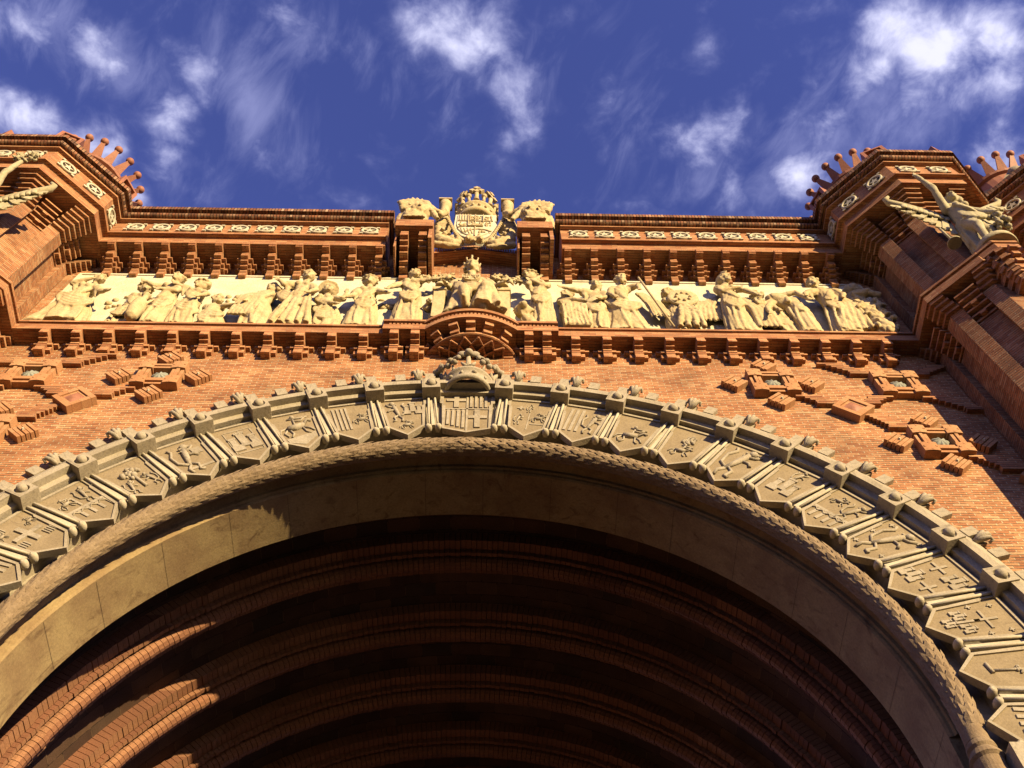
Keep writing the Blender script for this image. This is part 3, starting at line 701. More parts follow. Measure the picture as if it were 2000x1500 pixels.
for s_ in (-1, 1):
    for (x, z) in ((6.38, 8.97), (9.04, 8.97), (9.02, 6.57), (11.7, 6.57)):
        o = A('square_frame', FRM, 'terra', bevel=.004); o.location = (s_*x, W, z-G); obj('rosette', ROS, 'dome', o)
    for (cx, cz) in ((6.38, 8.97), (9.02, 6.57)):
        for dx, dz in ((.82, 0), (-.80, 0), (0, .84), (0, -.78)):
            o = A('small_diamond', SD, 'terra', bevel=.004); o.location = (s_*(cx+dx), W, cz+dz-G); rotY(o, s_*PI/4*(1 if s_ > 0 else 1)); obj('stud', STUD, 'white', o)
    for (cx, cz) in ((7.74, 7.87), (10.4, 5.3)):
        o = A('large_diamond', BD, 'terra', bevel=.004); o.location = (s_*cx, W, cz-G); rotY(o, PI/4); obj('red_tile', TL, 'red', o)
    for a in ((6.95, 8.45, 7.40, 8.08), (8.08, 8.10, 8.52, 8.46), (8.08, 7.66, 8.52, 7.12), (7.80, 10.0, 8.50, 9.48), (9.58, 9.48, 10.3, 9.95), (9.58, 8.46, 10.4, 7.9), (9.58, 6.08, 10.1, 5.6)):
        mb = MB(); stair(mb, s_*a[0], a[1], s_*a[2], a[3]); A('stepped_brick_band', mb, 'orn')
#FIGS#
# ------------------------------------------------------------------ octagonal towers
TC = (11.75, -.68)
def octv(h, i):      # vertex i of the octagon with half width h
    k = h*math.tan(PI/8); P = [(-h, k), (-h, -k), (-k, -h), (k, -h), (h, -k), (h, k), (k, h), (-k, h)]; return P[i % 8]
def notch(h, wd=.30, d=.17):
    out = []
    for i in range(8):
        a = Vector(octv(h, i)); b = Vector(octv(h, i+1)); t = (b-a).normalized(); n = Vector((-(a+b).x, -(a+b).y)).normalized()
        out += [a, a+t*wd, a+t*wd+n*d, b-t*wd+n*d, b-t*wd]
    return [(p.x, p.y) for p in out]
def octring(mb, prof):
    """prof: (offset, z) from the bottom up, offset from the shaft's face"""
    rows = [[(octv(SH_+o, i)[0], octv(SH_+o, i)[1], z) for i in range(8)] for o, z in prof]
    mb.grid(rows, True, True, smooth=False)
SH_ = 1.34
def prof_off(p, base=.1): return [((-y-base) if y < 0 else -.2, z) for y, z in p]
def tower(name_label, cx, mats='tower'):
    t = thing('octagonal_tower', name_label, 'tower', (cx, TC[1], G-.007), 'octagonal brick towers beside the great arch')
    def P(n, mb, m, **k):
        mb.v = [(x, y, z-G) for x, y, z in mb.v]; return obj(n, mb, m, t, **k)
    mb = MB(); mb.prism(notch(SH_), G, 14.9, 'z')
    for i in range(6): mb.prism(notch(SH_+.095*(i+1), .32+.02*i, .17+.09*i), 14.9+.10*i, 14.9+.10*(i+1)+(.003 if i < 5 else .06), 'z')
    mb.prism([octv(SH_-.2, i) for i in range(8)], 14.6, 15.52, 'z')
    P('shaft', mb, 'tower')
    for i in range(8):      # stepped brick bars closing the recess of every face, above and below the string course
        a = Vector(octv(SH_, i)); b = Vector(octv(SH_, i+1)); m_ = (a+b)/2; ang_ = math.atan2(m_.y, m_.x); L = (b-a).length
        for (z0, top) in ((14.62, True), (9.62, False)):
            mb = MB(); mb.T = Matrix.Rotation(ang_, 4, 'Z'); mb.box(SH_-.25, SH_-.16, -L/2+.31, L/2-.31, z0, z0+.86)
            for k in range(6):
                z = z0+k*.14; o = SH_-.17+.04+.075*k
                mb.box(SH_-.2, o, -L/2+.31, L/2-.31, z, z+.06)
                if k in (1, 3): mb.box(SH_-.2, o+.03, -.07, .07, z-.10, z)
            mb.T = None; P('stepped_bars', mb, 'orn')
    mb = MB()
    for i in range(4): mb.prism(notch(SH_+.085*(i+1), .33, .15+.07*i), 10.24+.10*i, 10.24+.10*(i+1)+(.002 if i < 3 else .02), 'z')
    mb.prism([octv(SH_-.02, i) for i in range(8)], 10.3, 10.66, 'z')
    P('corbel_table', mb, 'orn')
    mb = MB(); octring(mb, prof_off(LEDGE)); P('string_course', mb, 'orn')
    mb = MB(); octring(mb, prof_off(COR[:12]+[(0, 16.86)])); P('cornice', mb, 'orn')
    mb = MB(); octring(mb, prof_off([(0, 16.855)]+COR[11:])); P('coping', mb, 'sold')
    for i in range(8):
        a = Vector(octv(SH_+.785, i)); b = Vector(octv(SH_+.785, i+1)); m_ = (a+b)/2; L = (b-a).length; ang_ = math.atan2(m_.y, m_.x)+PI/2
        tt = (b-a).normalized()
        short = (i == 0 and cx > 0) or (i == 4 and cx < 0)
        for s_ in (-1, 1):
            p = m_+tt*(s_*.41)
            if short: p = m_+tt*(s_*.5)
            o = obj('star_medallion', MED, 'white', t); o.location = (p.x, p.y, 16.38-G); o.rotation_euler = (0, 0, ang_); obj('medallion_field', MEDF, 'dark', o)
    for i in range(8):
        a = Vector(octv(SH_+.86, i)); an = math.atan2(a.y, a.x)+PI/2
        mb = MB(); mb.T = Matrix.Rotation(an, 4, 'Z')
        for z0, z1, x0, x1 in ((0, .08, -.3, .3), (.42, .5, -.3, .3), (.08, .42, -.3, -.21), (.08, .42, .21, .3)): mb.box(x0, x1, -.12, .12, z0, z1)
        mb.box(-.22, .22, .0, .1, .05, .45); mb.tube([(-.1, -.03, .1), (0, -.06, .28), (.1, -.03, .38)], .05, 6)
        o = obj('corner_frame', mb, 'red', t); o.location = (a.x, a.y, 17.30-G)
    # crown on the roof
    mb = MB(); mb.lathe([(1.7, 17.3), (1.35, 18.2), (1.12, 18.9), (1.02, 19.9), (1.04, 20.35), (1.14, 20.38), (1.18, 20.46), (1.14, 20.54), (1.02, 20.58), (.2, 20.6)], n=32, smooth=False)
    P('crown_drum', mb, 'red')
    for k in range(20):
        a = 2*PI*(k+.3)/20
        mb = MB(); mb.T = Matrix.Rotation(a, 4, 'Z')
        mb.add([(1.02, -.14, 20.50), (1.16, -.14, 20.50), (1.16, .14, 20.50), (1.02, .14, 20.50), (1.37, -.055, 20.93), (1.46, -.055, 20.93), (1.46, .055, 20.93), (1.37, .055, 20.93)],
               [(0,3,2,1),(4,5,6,7),(0,1,5,4),(1,2,6,5),(2,3,7,6),(3,0,4,7)])
        mb.ball((1.44, 0, 21.02), .125, 14, 9)
        P('crown_prong', mb, 'red')
    for k in range(8):      # weathered stone gablets round the crown
        a = 2*PI*(k+.5)/8; mb2 = MB(); mb2.T = Matrix.Rotation(a-PI/2, 4, 'Z') @ Matrix.Translation((0, 1.38, 18.3)); mb2.prism([(-.42, 0), (.42, 0), (.42, .5), (.2, .8), (0, 1.0), (-.2, .8), (-.42, .5)], 0, .2, 'y')
        mb2.ball((0, .2, .75), (.2, .12, .2), 10, 7); mb2.ball((-.28, .18, .3), (.14, .1, .22), 8, 6); mb2.ball((.28, .18, .3), (.14, .1, .22), 8, 6)
        P('crown_gable', mb2, 'arch')
    return t
tower('octagonal brick tower rising right of the relief, behind the winged statue with bare raised hand', TC[0])
tower('octagonal brick tower at the left edge, behind the winged statue holding up a wreath', -TC[0])
tower('farthest tower at the right edge, only its cornice corner and crown of balls in view', 16.15)

# ------------------------------------------------------------------ sculpture helpers
def sculpt(mb, voxel=.028, smooth=2, amp=.0, freq=(5, 5, 1.6), name='sculpture', floor=None):
    me = mb.mesh('raw'); o = bpy.data.objects.new('raw', me); col.objects.link(o)
    r = o.modifiers.new('r', 'REMESH'); r.mode = 'VOXEL'; r.voxel_size = voxel; r.adaptivity = 0
    if smooth: s = o.modifiers.new('s', 'SMOOTH'); s.factor = .5; s.iterations = smooth
    dg = bpy.context.evaluated_depsgraph_get(); out = bpy.data.meshes.new_from_object(o.evaluated_get(dg))
    bpy.data.objects.remove(o); bpy.data.meshes.remove(me); out.name = name
    n = len(out.vertices)
    if amp and n:
        co = np.empty(n*3, 'f'); out.vertices.foreach_get('co', co); co = co.reshape(-1, 3)
        no = np.empty(n*3, 'f'); out.vertices.foreach_get('normal', no); no = no.reshape(-1, 3)
        off = random.uniform(0, 50); nz = mnoise.noise
        d = np.array([nz((x*freq[0]+off, y*freq[1], z*freq[2]+.35*x))+.14*nz((x*14, y*14+off, z*7)) for x, y, z in co.tolist()])
        d = np.minimum(np.abs(d), .35)**.6*1.7-.75
        co += no*(d*amp)[:, None]; out.vertices.foreach_set('co', co.ravel()); out.update()
    out.polygons.foreach_set('use_smooth', [True]*len(out.polygons))
    return out
FLOOR = 11.1
def head(mb, c, s=1., look=0., hair='curl', tilt=0.):
    c = Vector(c); R = Matrix.Rotation(look, 3, 'Z') @ Matrix.Rotation(tilt, 3, 'Y')
    def q(x, y, z): return c+R @ Vector((x*s, y*s, z*s))
    qq = R
    mb.ball(c, (.135*s, .15*s, .185*s), 14, 10, qq)
    mb.ball(q(0, -.055, -.07), (.10*s, .10*s, .12*s), 10, 8, qq)
    mb.tube([q(0, -.13, .06), q(0, -.20, -.03), q(0, -.15, -.05)], [.022*s, .036*s, .026*s], 6)       # nose
    mb.tube([q(-.10, -.12, .07), q(0, -.165, .085), q(.10, -.12, .07)], .030*s, 6)                     # brow
    mb.tube([q(-.045, -.145, -.095), q(0, -.17, -.09), q(.045, -.145, -.095)], .022*s, 6); mb.ball(q(0, -.125, -.155), .05*s, 8, 6)                   # mouth
    for sx in (-1, 1): mb.ball(q(sx*.075, -.11, -.03), .045*s, 8, 6); mb.ball(q(sx*.14, 0, -.01), (.02*s, .035*s, .045*s), 6, 5)
    rr = random.Random(int(c.x*100))
    if hair in ('curl', 'beard', 'wreath'):
        for k in range(26):
            a = rr.uniform(-PI, PI); e = rr.uniform(-.1, 1.45)
            if math.sin(a) < -.2 and e < .75: continue
            mb.ball(q(.15*math.cos(a)*math.cos(e), .16*math.sin(a)*math.cos(e), .185*math.sin(e)), rr.uniform(.04, .072)*s, 7, 5)
    if hair == 'wreath':
        for k in range(12): mb.ball(q(.17*math.cos(k*PI/6), .18*math.sin(k*PI/6), .09), (.06*s, .05*s, .035*s), 6, 5)
    if hair == 'long':
        mb.ball(q(0, .03, .04), (.17*s, .15*s, .19*s), 12, 8, qq)
        for sx in (-1, 1): mb.tube([q(sx*.13, -.01, .1), q(sx*.16, .0, -.08), q(sx*.13, .02, -.28)], [.05*s, .06*s, .04*s], 8)
    if hair == 'bun': mb.ball(q(0, .03, .05), (.155*s, .15*s, .17*s), 12, 8, qq); mb.ball(q(0, .18, .1), .08*s, 8, 6)
    if hair == 'beard':
        for k in range(16): mb.ball(q(rr.uniform(-.08, .08), -.11+rr.uniform(-.03, .03), -.15-rr.uniform(0, .16)), rr.uniform(.03, .055)*s, 7, 5)
    if hair == 'helmet' or hair == 'crest':
        mb.ball(q(0, .02, .06), (.17*s, .18*s, .19*s), 14, 9, qq)
        mb.tube([q(-.16, -.08, .07), q(0, -.19, .1), q(.16, -.08, .07)], .03*s, 6)
    if hair == 'crest': mb.tube([q(0, -.14, .26), q(0, -.02, .40), q(0, .14, .34), q(0, .24, .1), q(0, .2, -.15)], [(.07*s, .03*s), (.11*s, .035*s), (.11*s, .035*s), (.09*s, .03*s), .03*s], 8)
    if hair == 'helmet': mb.ball(q(0, 0, .24), (.07*s, .10*s, .10*s), 8, 6)
    if hair == 'hat': mb.tube([q(0, .0, .08), q(0, .03, .12)], [.27*s, .25*s], 16); mb.ball(q(0, 0, .14), (.15*s, .15*s, .12*s), 10, 8)
    if hair == 'hood':
        mb.ball(q(0, .05, .04), (.19*s, .17*s, .23*s), 12, 8, qq); mb.tube([q(-.1, -.08, .14), q(-.16, -.02, -.05), q(-.2, .03, -.25)], .05*s, 8); mb.tube([q(.1, -.08, .14), q(.16, -.02, -.05), q(.2, .03, -.25)], .05*s, 8)
    if hair == 'king':
        for k in range(30):
            a = rr.uniform(-PI, PI); e = rr.uniform(-1.2, 1.2)
            if math.sin(a) < -.35 and e < .7: continue
            mb.ball(q(.16*math.cos(a)*math.cos(e), .15*math.sin(a)*math.cos(e), -.02+.2*math.sin(e)), rr.uniform(.04, .06)*s, 7, 5)
        mb.lathe([(.155*s, 0), (.165*s, .07*s), (.12*s, .075*s)], tuple(q(0, .0, .13)), 16)
        for k in range(8): a = k*PI/4; mb.tube([q(.16*math.cos(a), .16*math.sin(a), .18), q(.18*math.cos(a), .18*math.sin(a), .29)], [.03*s, .02*s], 6); mb.ball(q(.18*math.cos(a), .18*math.sin(a), .31), .035*s, 6, 5)
def hand(mb, p, d, s=1., curl=.5):
    """palm and five fingers at p reaching along d"""
    p = Vector(p); d = Vector(d).normalized(); a = d.cross(Vector((0, 1, 0)))
    a = a.normalized() if a.length > .1 else Vector((1, 0, 0)); n = a.cross(d)
    mb.ball(p+d*.04*s, (.055*s, .04*s, .06*s), 8, 6)
    for k, L in enumerate((.085, .10, .095, .075)):
        b = p+d*.075*s+a*(k-1.5)*.027*s
        mb.tube([b, b+d*L*.5*s-n*.01*s, b+d*L*s*(1-.3*curl)-n*.05*curl*s], [.017*s, .015*s, .012*s], 6)
    mb.tube([p+d*.02*s+a*.05*s, p+d*.07*s+a*.085*s], [.02*s, .015*s], 6)
def arm(mb, sh, el, ha, s=1., sleeve=False):
    sh, el, ha = Vector(sh), Vector(el), Vector(ha)
    mb.capsule(sh, .105*s, el, .078*s); mb.capsule(el, .078*s, ha, .05*s); hand(mb, ha, ha-el, s)
    if sleeve:
        m_ = sh.lerp(el, .55); mb.capsule(sh, .14*s, m_, .13*s)
        mb.tube([m_, m_+Vector((0, .02, -.18)), m_+Vector((.02, .05, -.34))], [.10*s, .07*s, .02*s], 8)
def robe(mb, top, rx0, ry0, bot, rx1, ry1, nf=9, ph=0., sway=0., amp=.16, lean=(0, 0)):
    top, bot = Vector(top), Vector(bot); rows = []; nn = 72; m_ = 14; rr = random.Random(int(abs(bot.x)*97)+nf)
    p2 = [rr.uniform(0, 6.28) for _ in range(4)]
    for i in range(m_+1):
        t = i/m_; c = top.lerp(bot, t); c.x += sway*math.sin(t*PI)
        ex = t**.8; rx = rx0+(rx1-rx0)*ex; ry = ry0+(ry1-ry0)*ex; row = []
        for k in range(nn):
            a = 2*PI*k/nn; am = amp*(.25+.75*t)
            aw = a+.38*math.sin(2*a+p2[1])+.22*math.sin(3*a+p2[3]+2.2*t)
            f = 1+am*(abs(math.sin(((nf-2)*aw+ph)/2+1.4*t*math.sin(a+p2[0])))**.7*1.7-1.0+.35*math.sin(3*a+p2[1]+1.2*t)+.25*math.sin((nf+4)*a+p2[2]-2*t))
            row.append((c.x+rx*f*math.cos(a), c.y+ry*f*math.sin(a), c.z+(.03*math.sin(5*a+p2[3]) if i == m_ else 0)))
        rows.append(row)
    mb.grid(rows[::-1], True, True)
def swag(mb, p0, p1, sag, r=.05, n=3, d=.085, yy=-.02):
    """a bundle of cloth folds slung from p0 to p1"""
    p0, p1 = Vector(p0), Vector(p1); dr = Vector((0, 0, -1))
    for j in range(n):
        pts = []
        for i in range(7):
            t = i/6; p = p0.lerp(p1, t)+dr*(sag*(1+.55*j)*4*t*(1-t)*.5+j*d*.55*(1-.4*t)); p.y += yy*math.sin(t*PI)*2; pts.append(p)
        mb.tube(pts, [r*(.7+.5*math.sin(PI*i/6)) for i in range(7)], 8)
def person(hd, ch, hp, hem, arms, y=-.40, s=1., hair='curl', look=0., sleeve=(True, True), nf=9, robe_on=True, tilt=0., swags=2, female=True, seed=1):
    mb = MB(); rr = random.Random(seed); yh = y-.13
    H = Vector((hd[0], yh-.02, hd[1])); C = Vector((ch[0], y-.04, ch[1])); Pv = Vector((hp[0], y, hp[1]))
    head(mb, H, s, look, hair, tilt)
    neck = C+(H-C).normalized()*.2*s
    mb.capsule(neck, .085*s, H-Vector((0, -.05, .08*s)), .075*s)
    mb.capsule(C+Vector((0, .02, .02)), .215*s, Pv, .20*s, 16)
    d = (H-C).normalized(); side = Vector((d.z, 0, -d.x)).normalized()
    mb.capsule(C+side*.17*s+d*.1*s, .11*s, C-side*.17*s+d*.1*s, .11*s)
    if female:
        for k in (-1, 1): mb.ball(C+side*k*.09*s+Vector((0, -.155*s, -.02)), .095*s, 10, 7)
    for i, a in enumerate(arms):
        sh, el, ha = [Vector((p[0], yy, p[1])) for p, yy in zip(a, (y-.08, y-.22, y-.30))]
        arm(mb, sh, el, ha, s, sleeve[i % 2])
    if robe_on:
        hx = (hem[0]+hem[1])/2; hw = max(.28, (hem[1]-hem[0])/2)
        robe(mb, (hp[0], y, hp[1]+.25), .23*s, .21*s, (hx, max(y+.06, -.36), FLOOR+.02), hw*.92, .22, nf, rr.uniform(0, 6), rr.uniform(-.12, .12), .15)
        for k in range(4):          # long free-running folds over the skirt
            a = -PI*(.15+.7*(k+rr.uniform(-.3, .3))/3); b = a+rr.uniform(-.75, .75); x1 = hx+hw*1.0*math.cos(b); pts = []
            for i in range(6):
                t = rr.uniform(0, .25) if i == 0 else i/5
                px_ = hp[0]+.22*math.cos(a)+(x1-hp[0]-.22*math.cos(a))*t**1.1; pz_ = hp[1]+.12+(FLOOR+.03-hp[1]-.12)*t
                rx_ = .22; pts.append((px_+.03*math.sin(5*t+k), y+(max(y+.06, -.36)-y)*t+(rx_+.012)*math.sin(a+(b-a)*t), pz_))
            mb.tube(pts, [.02, .034, .045, .04, .05, .03], 7)
        sg = 1 if seed % 2 else -1
        if swags > 0: swag(mb, C+side*sg*.2*s+Vector((0, -.13, .02)), Pv-side*sg*.2*s+Vector((0, -.18, .1)), .12, .042, 4, .09)
        swag(mb, Vector((hx-hw*.75*sg, -.46, 12.0)), Vector((hx+hw*.55*sg, -.50, 11.75)), .22, .04, 3, .12)
        if swags > 1: swag(mb, Pv+side*.23*s+Vector((0, -.14, .05)), Pv-side*.24*s+Vector((0, -.16, -.05)), .28, .045, 4, .13)
        # a foot under the hem
        mb.capsule((hx-.1, -.5, FLOOR+.04), .05, (hx-.12, -.56, FLOOR+.03), .04)
    return mb

# ------------------------------------------------------------------ the relief
rel = thing('relief_frieze', 'long cream stone relief of robed figures with an enthroned crowned figure at its middle', 'relief', (0, 0, G))
def Rl(name, me, mat, label=None, **k):
    o = obj(name, me, mat, rel, **k); o.location = (0, 0, -G)
    if label: o['label'] = label
    return o
mb = MB(); nx, nz = 420, 60; rows = []
for j in range(nz+1):
    z = 11.1+3.68*j/nz; row = []
    for i in range(nx+1):
        x = -10.05+20.1*i/nx; e = min(1, (10.05-abs(x))/.2, (14.78-z)/.12)
        n_ = mnoise.noise((x*1.1, 3, z*1.6))+.5*mnoise.noise((x*4, 7, z*3))
        row.append((x, W-.06-.05*max(0, n_)*max(0, min(1, (13.9-z)*1.2))*min(1, max(e, 0)), z))
    rows.append(row)
mb.grid(rows)
mb.box(-10.05, 10.05, W-.055, W, 11.05, 14.80)
mb.box(-10.05, 10.05, W-.085, W-.05, 14.74, 14.82)
for s_ in (-1, 1): mb.box(s_*10.06, s_*9.98, W-.085, W-.05, 11.1, 14.74)
Rl('backing_slab', mb, 'cream')
PEOPLE = [
#name hd ch hip hem arms y hair look female extra
('kneeling_woman', (-9.08,13.54), (-9.23,13.05), (-9.30,12.35), (-9.75,-8.62), [[(-9.35,13.18),(-9.58,13.12),(-9.15,13.28)],[(-9.04,13.1),(-8.72,12.6),(-8.55,12.55)]], -.45, 'bun', .9, True, 'woman in a wide swirling robe, leftmost carved figure, arms folded high'),
('draped_woman', (-7.95,13.36), (-7.97,12.9), (-8.0,12.25), (-8.45,-7.5), [[(-7.82,12.95),(-7.55,12.4),(-7.42,12.1)]], -.24, 'wreath', .5, True, 'shallow figure with bunched waist cloth behind the tall vase'),
('standing_woman', (-7.22,13.75), (-7.28,13.2), (-7.2,12.39), (-7.55,-6.85), [[(-7.45,13.3),(-7.66,13.12),(-7.85,13.2)],[(-7.1,13.21),(-7.05,12.8),(-7.4,12.75)]], -.42, 'curl', -.5, True, 'woman leaning over the vase with her arm drawn up'),
('turning_woman', (-6.55,13.33), (-6.62,12.95), (-6.62,12.3), (-6.95,-6.2), [[(-6.78,13.08),(-7.0,13.1),(-7.1,13.12)],[(-6.45,13.0),(-6.25,12.65),(-6.42,12.4)]], -.40, 'wreath', -.8, True, 'woman in a plain full skirt touching her neighbour on the shoulder'),
('crouching_child', (-6.02,12.59), (-6.05,12.2), (-6.0,11.8), (-6.2,-5.5), [[(-5.95,12.25),(-5.72,12.15),(-5.52,12.1)]], -.30, 'curl', .8, False, 'small bent figure low on the slab, smallest of all'),
('cloaked_figure', (-4.80,13.2), (-4.94,12.9), (-5.01,12.3), (-5.35,-4.6), [[(-5.05,13.0),(-5.22,12.5),(-5.25,12.2)]], -.38, 'hood', -.6, False, 'hooded figure in a heavy cloak seen from behind'),
('helmeted_woman', (-4.05,13.81), (-4.10,13.25), (-4.05,12.5), (-4.70,-3.45), [[(-4.32,13.3),(-4.52,13.1),(-4.66,13.25)],[(-3.88,13.25),(-3.72,12.8),(-3.83,12.52)]], -.50, 'helmet', .3, True, 'tall woman in a rounded cap with a long fanned skirt'),
('hatted_woman', (-3.50,13.31), (-3.52,12.8), (-3.45,12.3), (-3.75,-3.0), [[(-3.40,12.9),(-3.44,12.4),(-3.15,12.2)],[(-3.3,12.92),(-3.05,12.61),(-3.0,12.85)]], -.32, 'hat', .4, True, 'woman in a broad round hat'),
('garlanded_woman', (-2.52,13.66), (-2.53,13.1), (-2.49,12.5), (-2.98,-2.11), [[(-2.33,13.18),(-2.16,12.85),(-2.0,12.66)],[(-2.74,13.15),(-2.82,12.6),(-3.0,12.35)]], -.44, 'wreath', .0, True, 'wreathed woman facing front, hands held out to both sides'),
('reaching_woman', (-1.44,13.84), (-1.50,13.3), (-1.46,12.7), (-1.92,-1.04), [[(-1.45,13.35),(-1.22,13.27),(-.88,13.25)],[(-1.70,13.34),(-1.86,12.95),(-1.98,12.62)]], -.60, 'curl', .7, True, 'curly haired woman reaching a bare arm towards the throne'),
('offering_woman', (1.44,13.86), (1.60,13.38), (1.66,12.7), (1.28,2.0), [[(1.84,13.46),(1.72,13.12),(1.42,13.32)],[(1.46,13.45),(1.36,13.2),(1.62,13.5)]], -.58, 'wreath', -.8, True, 'woman holding a round dish up beside the throne'),
('bending_man', (2.33,13.30), (2.33,12.95), (2.33,12.45), (2.08,2.75), [[(2.16,13.14),(2.45,12.9),(2.72,12.7)]], -.26, 'curl', -.9, False, 'stooped man behind the covered table'),
('curly_haired_man', (3.06,13.58), (3.0,13.05), (2.94,12.45), (2.70,3.2), [[(2.9,13.15),(2.56,13.12),(2.2,13.18)],[(3.18,13.15),(3.22,12.72),(3.05,12.52)]], -.44, 'curl', -.3, False, 'curly haired man stretching his arm over the covered table'),
('bearded_elder', (3.69,13.88), (3.61,13.28), (3.51,12.55), (3.05,4.15), [[(3.86,13.45),(4.05,13.35),(4.02,12.98)],[(3.40,13.3),(3.30,12.79),(3.39,12.47)]], -.52, 'beard', .1, False, 'bearded elder in a broad cloak gripping a staff'),
('shield_bearer', (4.78,13.34), (4.88,13.0), (4.94,12.5), (4.62,5.35), [[(4.80,13.1),(4.66,12.77),(4.80,12.62)]], -.34, 'curl', -.5, False, 'figure hidden behind a round shield with hanging ribbons'),
('crested_woman', (6.30,13.98), (6.26,13.42), (6.25,12.7), (5.80,6.75), [[(6.05,13.45),(6.08,13.09),(6.43,13.15)],[(6.48,13.46),(6.62,13.14),(6.85,12.7)]], -.52, 'crest', .6, True, 'woman in a high crested helmet with a sweeping mantle'),
('wreathed_youth', (6.98,13.26), (7.04,12.82), (7.15,12.3), (6.95,7.6), [[(6.98,12.88),(6.79,12.53),(6.66,12.2)],[(7.15,12.9),(7.2,12.45),(7.25,12.14)]], -.34, 'curl', -.6, False, 'curly youth behind the bald bowed man'),
('stooping_man', (6.88,12.55), (7.40,12.95), (7.74,12.6), (7.45,8.1), [[(7.42,13.1),(7.85,13.12),(8.02,12.6)],[(7.2,12.7),(6.95,12.1),(6.9,11.7)]], -.48, 'none', -.9, False, 'bald man bowed low with a bare muscular back'),
('leaning_elder', (8.51,13.89), (8.62,13.40), (8.70,12.75), (8.25,9.1), [[(8.42,13.4),(8.08,13.0),(8.02,12.75)],[(8.85,13.45),(9.0,13.0),(8.9,12.7)]], -.50, 'beard', -.7, False, 'bearded elder leaning back in a long pleated cloak'),
]
for i, (nm, hd, ch, hp, hem, arms, y, hair, look, fem, lab) in enumerate(PEOPLE):
    mb = person(hd, ch, hp, hem, arms, y, 1.0, hair, look, (i % 3 == 0, i % 2 == 0), 8+i % 4, female=fem, seed=i+1)
    if nm == 'kneeling_woman':
        robe(mb, (-9.3, -.45, 12.5), .3, .24, (-9.35, -.42, 11.12), .62, .24, 7, 1., .05, .24)
        swag(mb, (-9.7, -.6, 12.7), (-8.75, -.62, 12.2), .3, .06, 5, .12)
    if nm == 'cloaked_figure':
        for k in range(6): mb.tube([(-4.72-.05*k, -.5, 13.05), (-4.95-.09*k, -.62, 12.5), (-5.1-.09*k, -.55, 11.6)], [.06, .08, .05], 8)
    if nm == 'helmeted_woman':
        for k in range(5): mb.tube([(-4.25+.10*k, -.66, 12.85), (-4.30+.13*k+.05*(k%2), -.70, 12.1), (-4.5+.20*k, -.58, 11.15)], [.03, .06, .075], 8)
        swag(mb, (-4.7, -.5, 13.3), (-4.1, -.6, 12.6), .3, .07, 4, .12)
    if nm == 'crested_woman':
        for k in range(5): mb.tube([(6.05-.06*k, -.40, 13.4-.05*k), (5.75-.1*k, -.45, 12.6), (5.62-.12*k+.1, -.4, 11.9)], [.05, .07, .04], 8)
        for k in range(5): mb.tube([(6.45+.05*k, -.6, 12.9), (6.6+.1*k, -.65, 12.1), (6.62+.12*k, -.55, 11.3)], [.04, .07, .05], 8)
    if nm == 'leaning_elder':
        for k in range(5): mb.tube([(8.72+.07*k, -.60, 13.4-.08*k), (8.78+.10*k, -.66, 12.5), (8.5+.17*k, -.56, 11.2)], [.04, .07, .075], 8)
    if nm == 'bearded_elder':
        swag(mb, (3.15, -.6, 12.8), (4.0, -.65, 12.4), .35, .06, 4, .14)
        for k in range(6): mb.tube([(4.05+.03*k, -.42, 13.5), (4.2+.06*k, -.5, 12.7), (4.25+.1*k, -.45, 12.0)], [.05, .06, .03], 8)
    if nm == 'stooping_man':
        mb.capsule((7.35, -.50, 12.98), .24, (7.75, -.46, 12.75), .22)
    me = sculpt(mb, .020, 1, .022, (4.2, 4.2, 1.5), name='carved_figure')
    fo = Rl('carved_figure', me, 'figure', lab); fo.scale = (1, .84, 1); fo.location.y = W*.16
# enthroned figure
mb = MB(); head(mb, (-.02, -.80, 13.92), 1.12, 0, 'king')
mb.capsule((0, -.72, 13.45), .11, (-.02, -.74, 13.78), .09); mb.capsule((-.02, -.64, 13.2), .27, (0, -.55, 12.45), .26); mb.capsule((-.27, -.62, 13.35), .14, (.25, -.62, 13.35), .14)
arm(mb, (-.32, -.62, 13.3), (-.55, -.7, 12.9), (-.62, -.85, 12.75), 1.1, True); arm(mb, (.30, -.62, 13.3), (.58, -.72, 12.95), (.72, -.85, 12.85), 1.1, True)
mb.capsule((-.12, -.6, 12.3), .22, (-.16, -1.02, 11.95), .16); mb.capsule((-.16, -1.02, 11.95), .15, (-.12, -.98, 11.2), .10)
mb.capsule((.15, -.6, 12.3), .24, (.34, -.98, 12.1), .20); mb.capsule((.34, -.98, 12.1), .18, (.28, -.9, 11.2), .12)
robe(mb, (.34, -.82, 12.75), .16, .14, (.36, -.78, 11.15), .40, .34, 7, 0, .0, .20); robe(mb, (-.2, -.68, 12.7), .22, .2, (-.3, -.62, 11.15), .34, .3, 8, 1, 0, .18)
swag(mb, (-.4, -.85, 12.7), (.3, -1.0, 12.4), .25, .06, 4, .12); swag(mb, (-.45, -.7, 13.25), (-.1, -.95, 12.2), .1, .06, 3, .14)
mb.capsule((-.14, -1.0, 11.18), .07, (-.16, -1.2, 11.15), .06)
Rl('enthroned_figure', sculpt(mb, .020, 1, .020, (4.2, 4.2, 1.5), name='enthroned_figure'), 'figure', 'crowned long haired figure seated at the centre above the balcony')
mb = MB(); mb.T = Matrix.Translation((-.02, -.885, 13.02)) @ Matrix.Rotation(-.12, 4, 'X')
mb.prism([(-.22, .2), (-.22, -.02), (-.14, -.2), (0, -.3), (.14, -.2), (.22, -.02), (.22, .2)], -.05, .02, 'y')
for i in range(4): mb.box(.02+i*.05, .045+i*.05, -.075, -.05, .01, .19)
for i in range(3): mb.box(-.18+i*.05, -.155+i*.05, -.075, -.05, -.16, -.01)
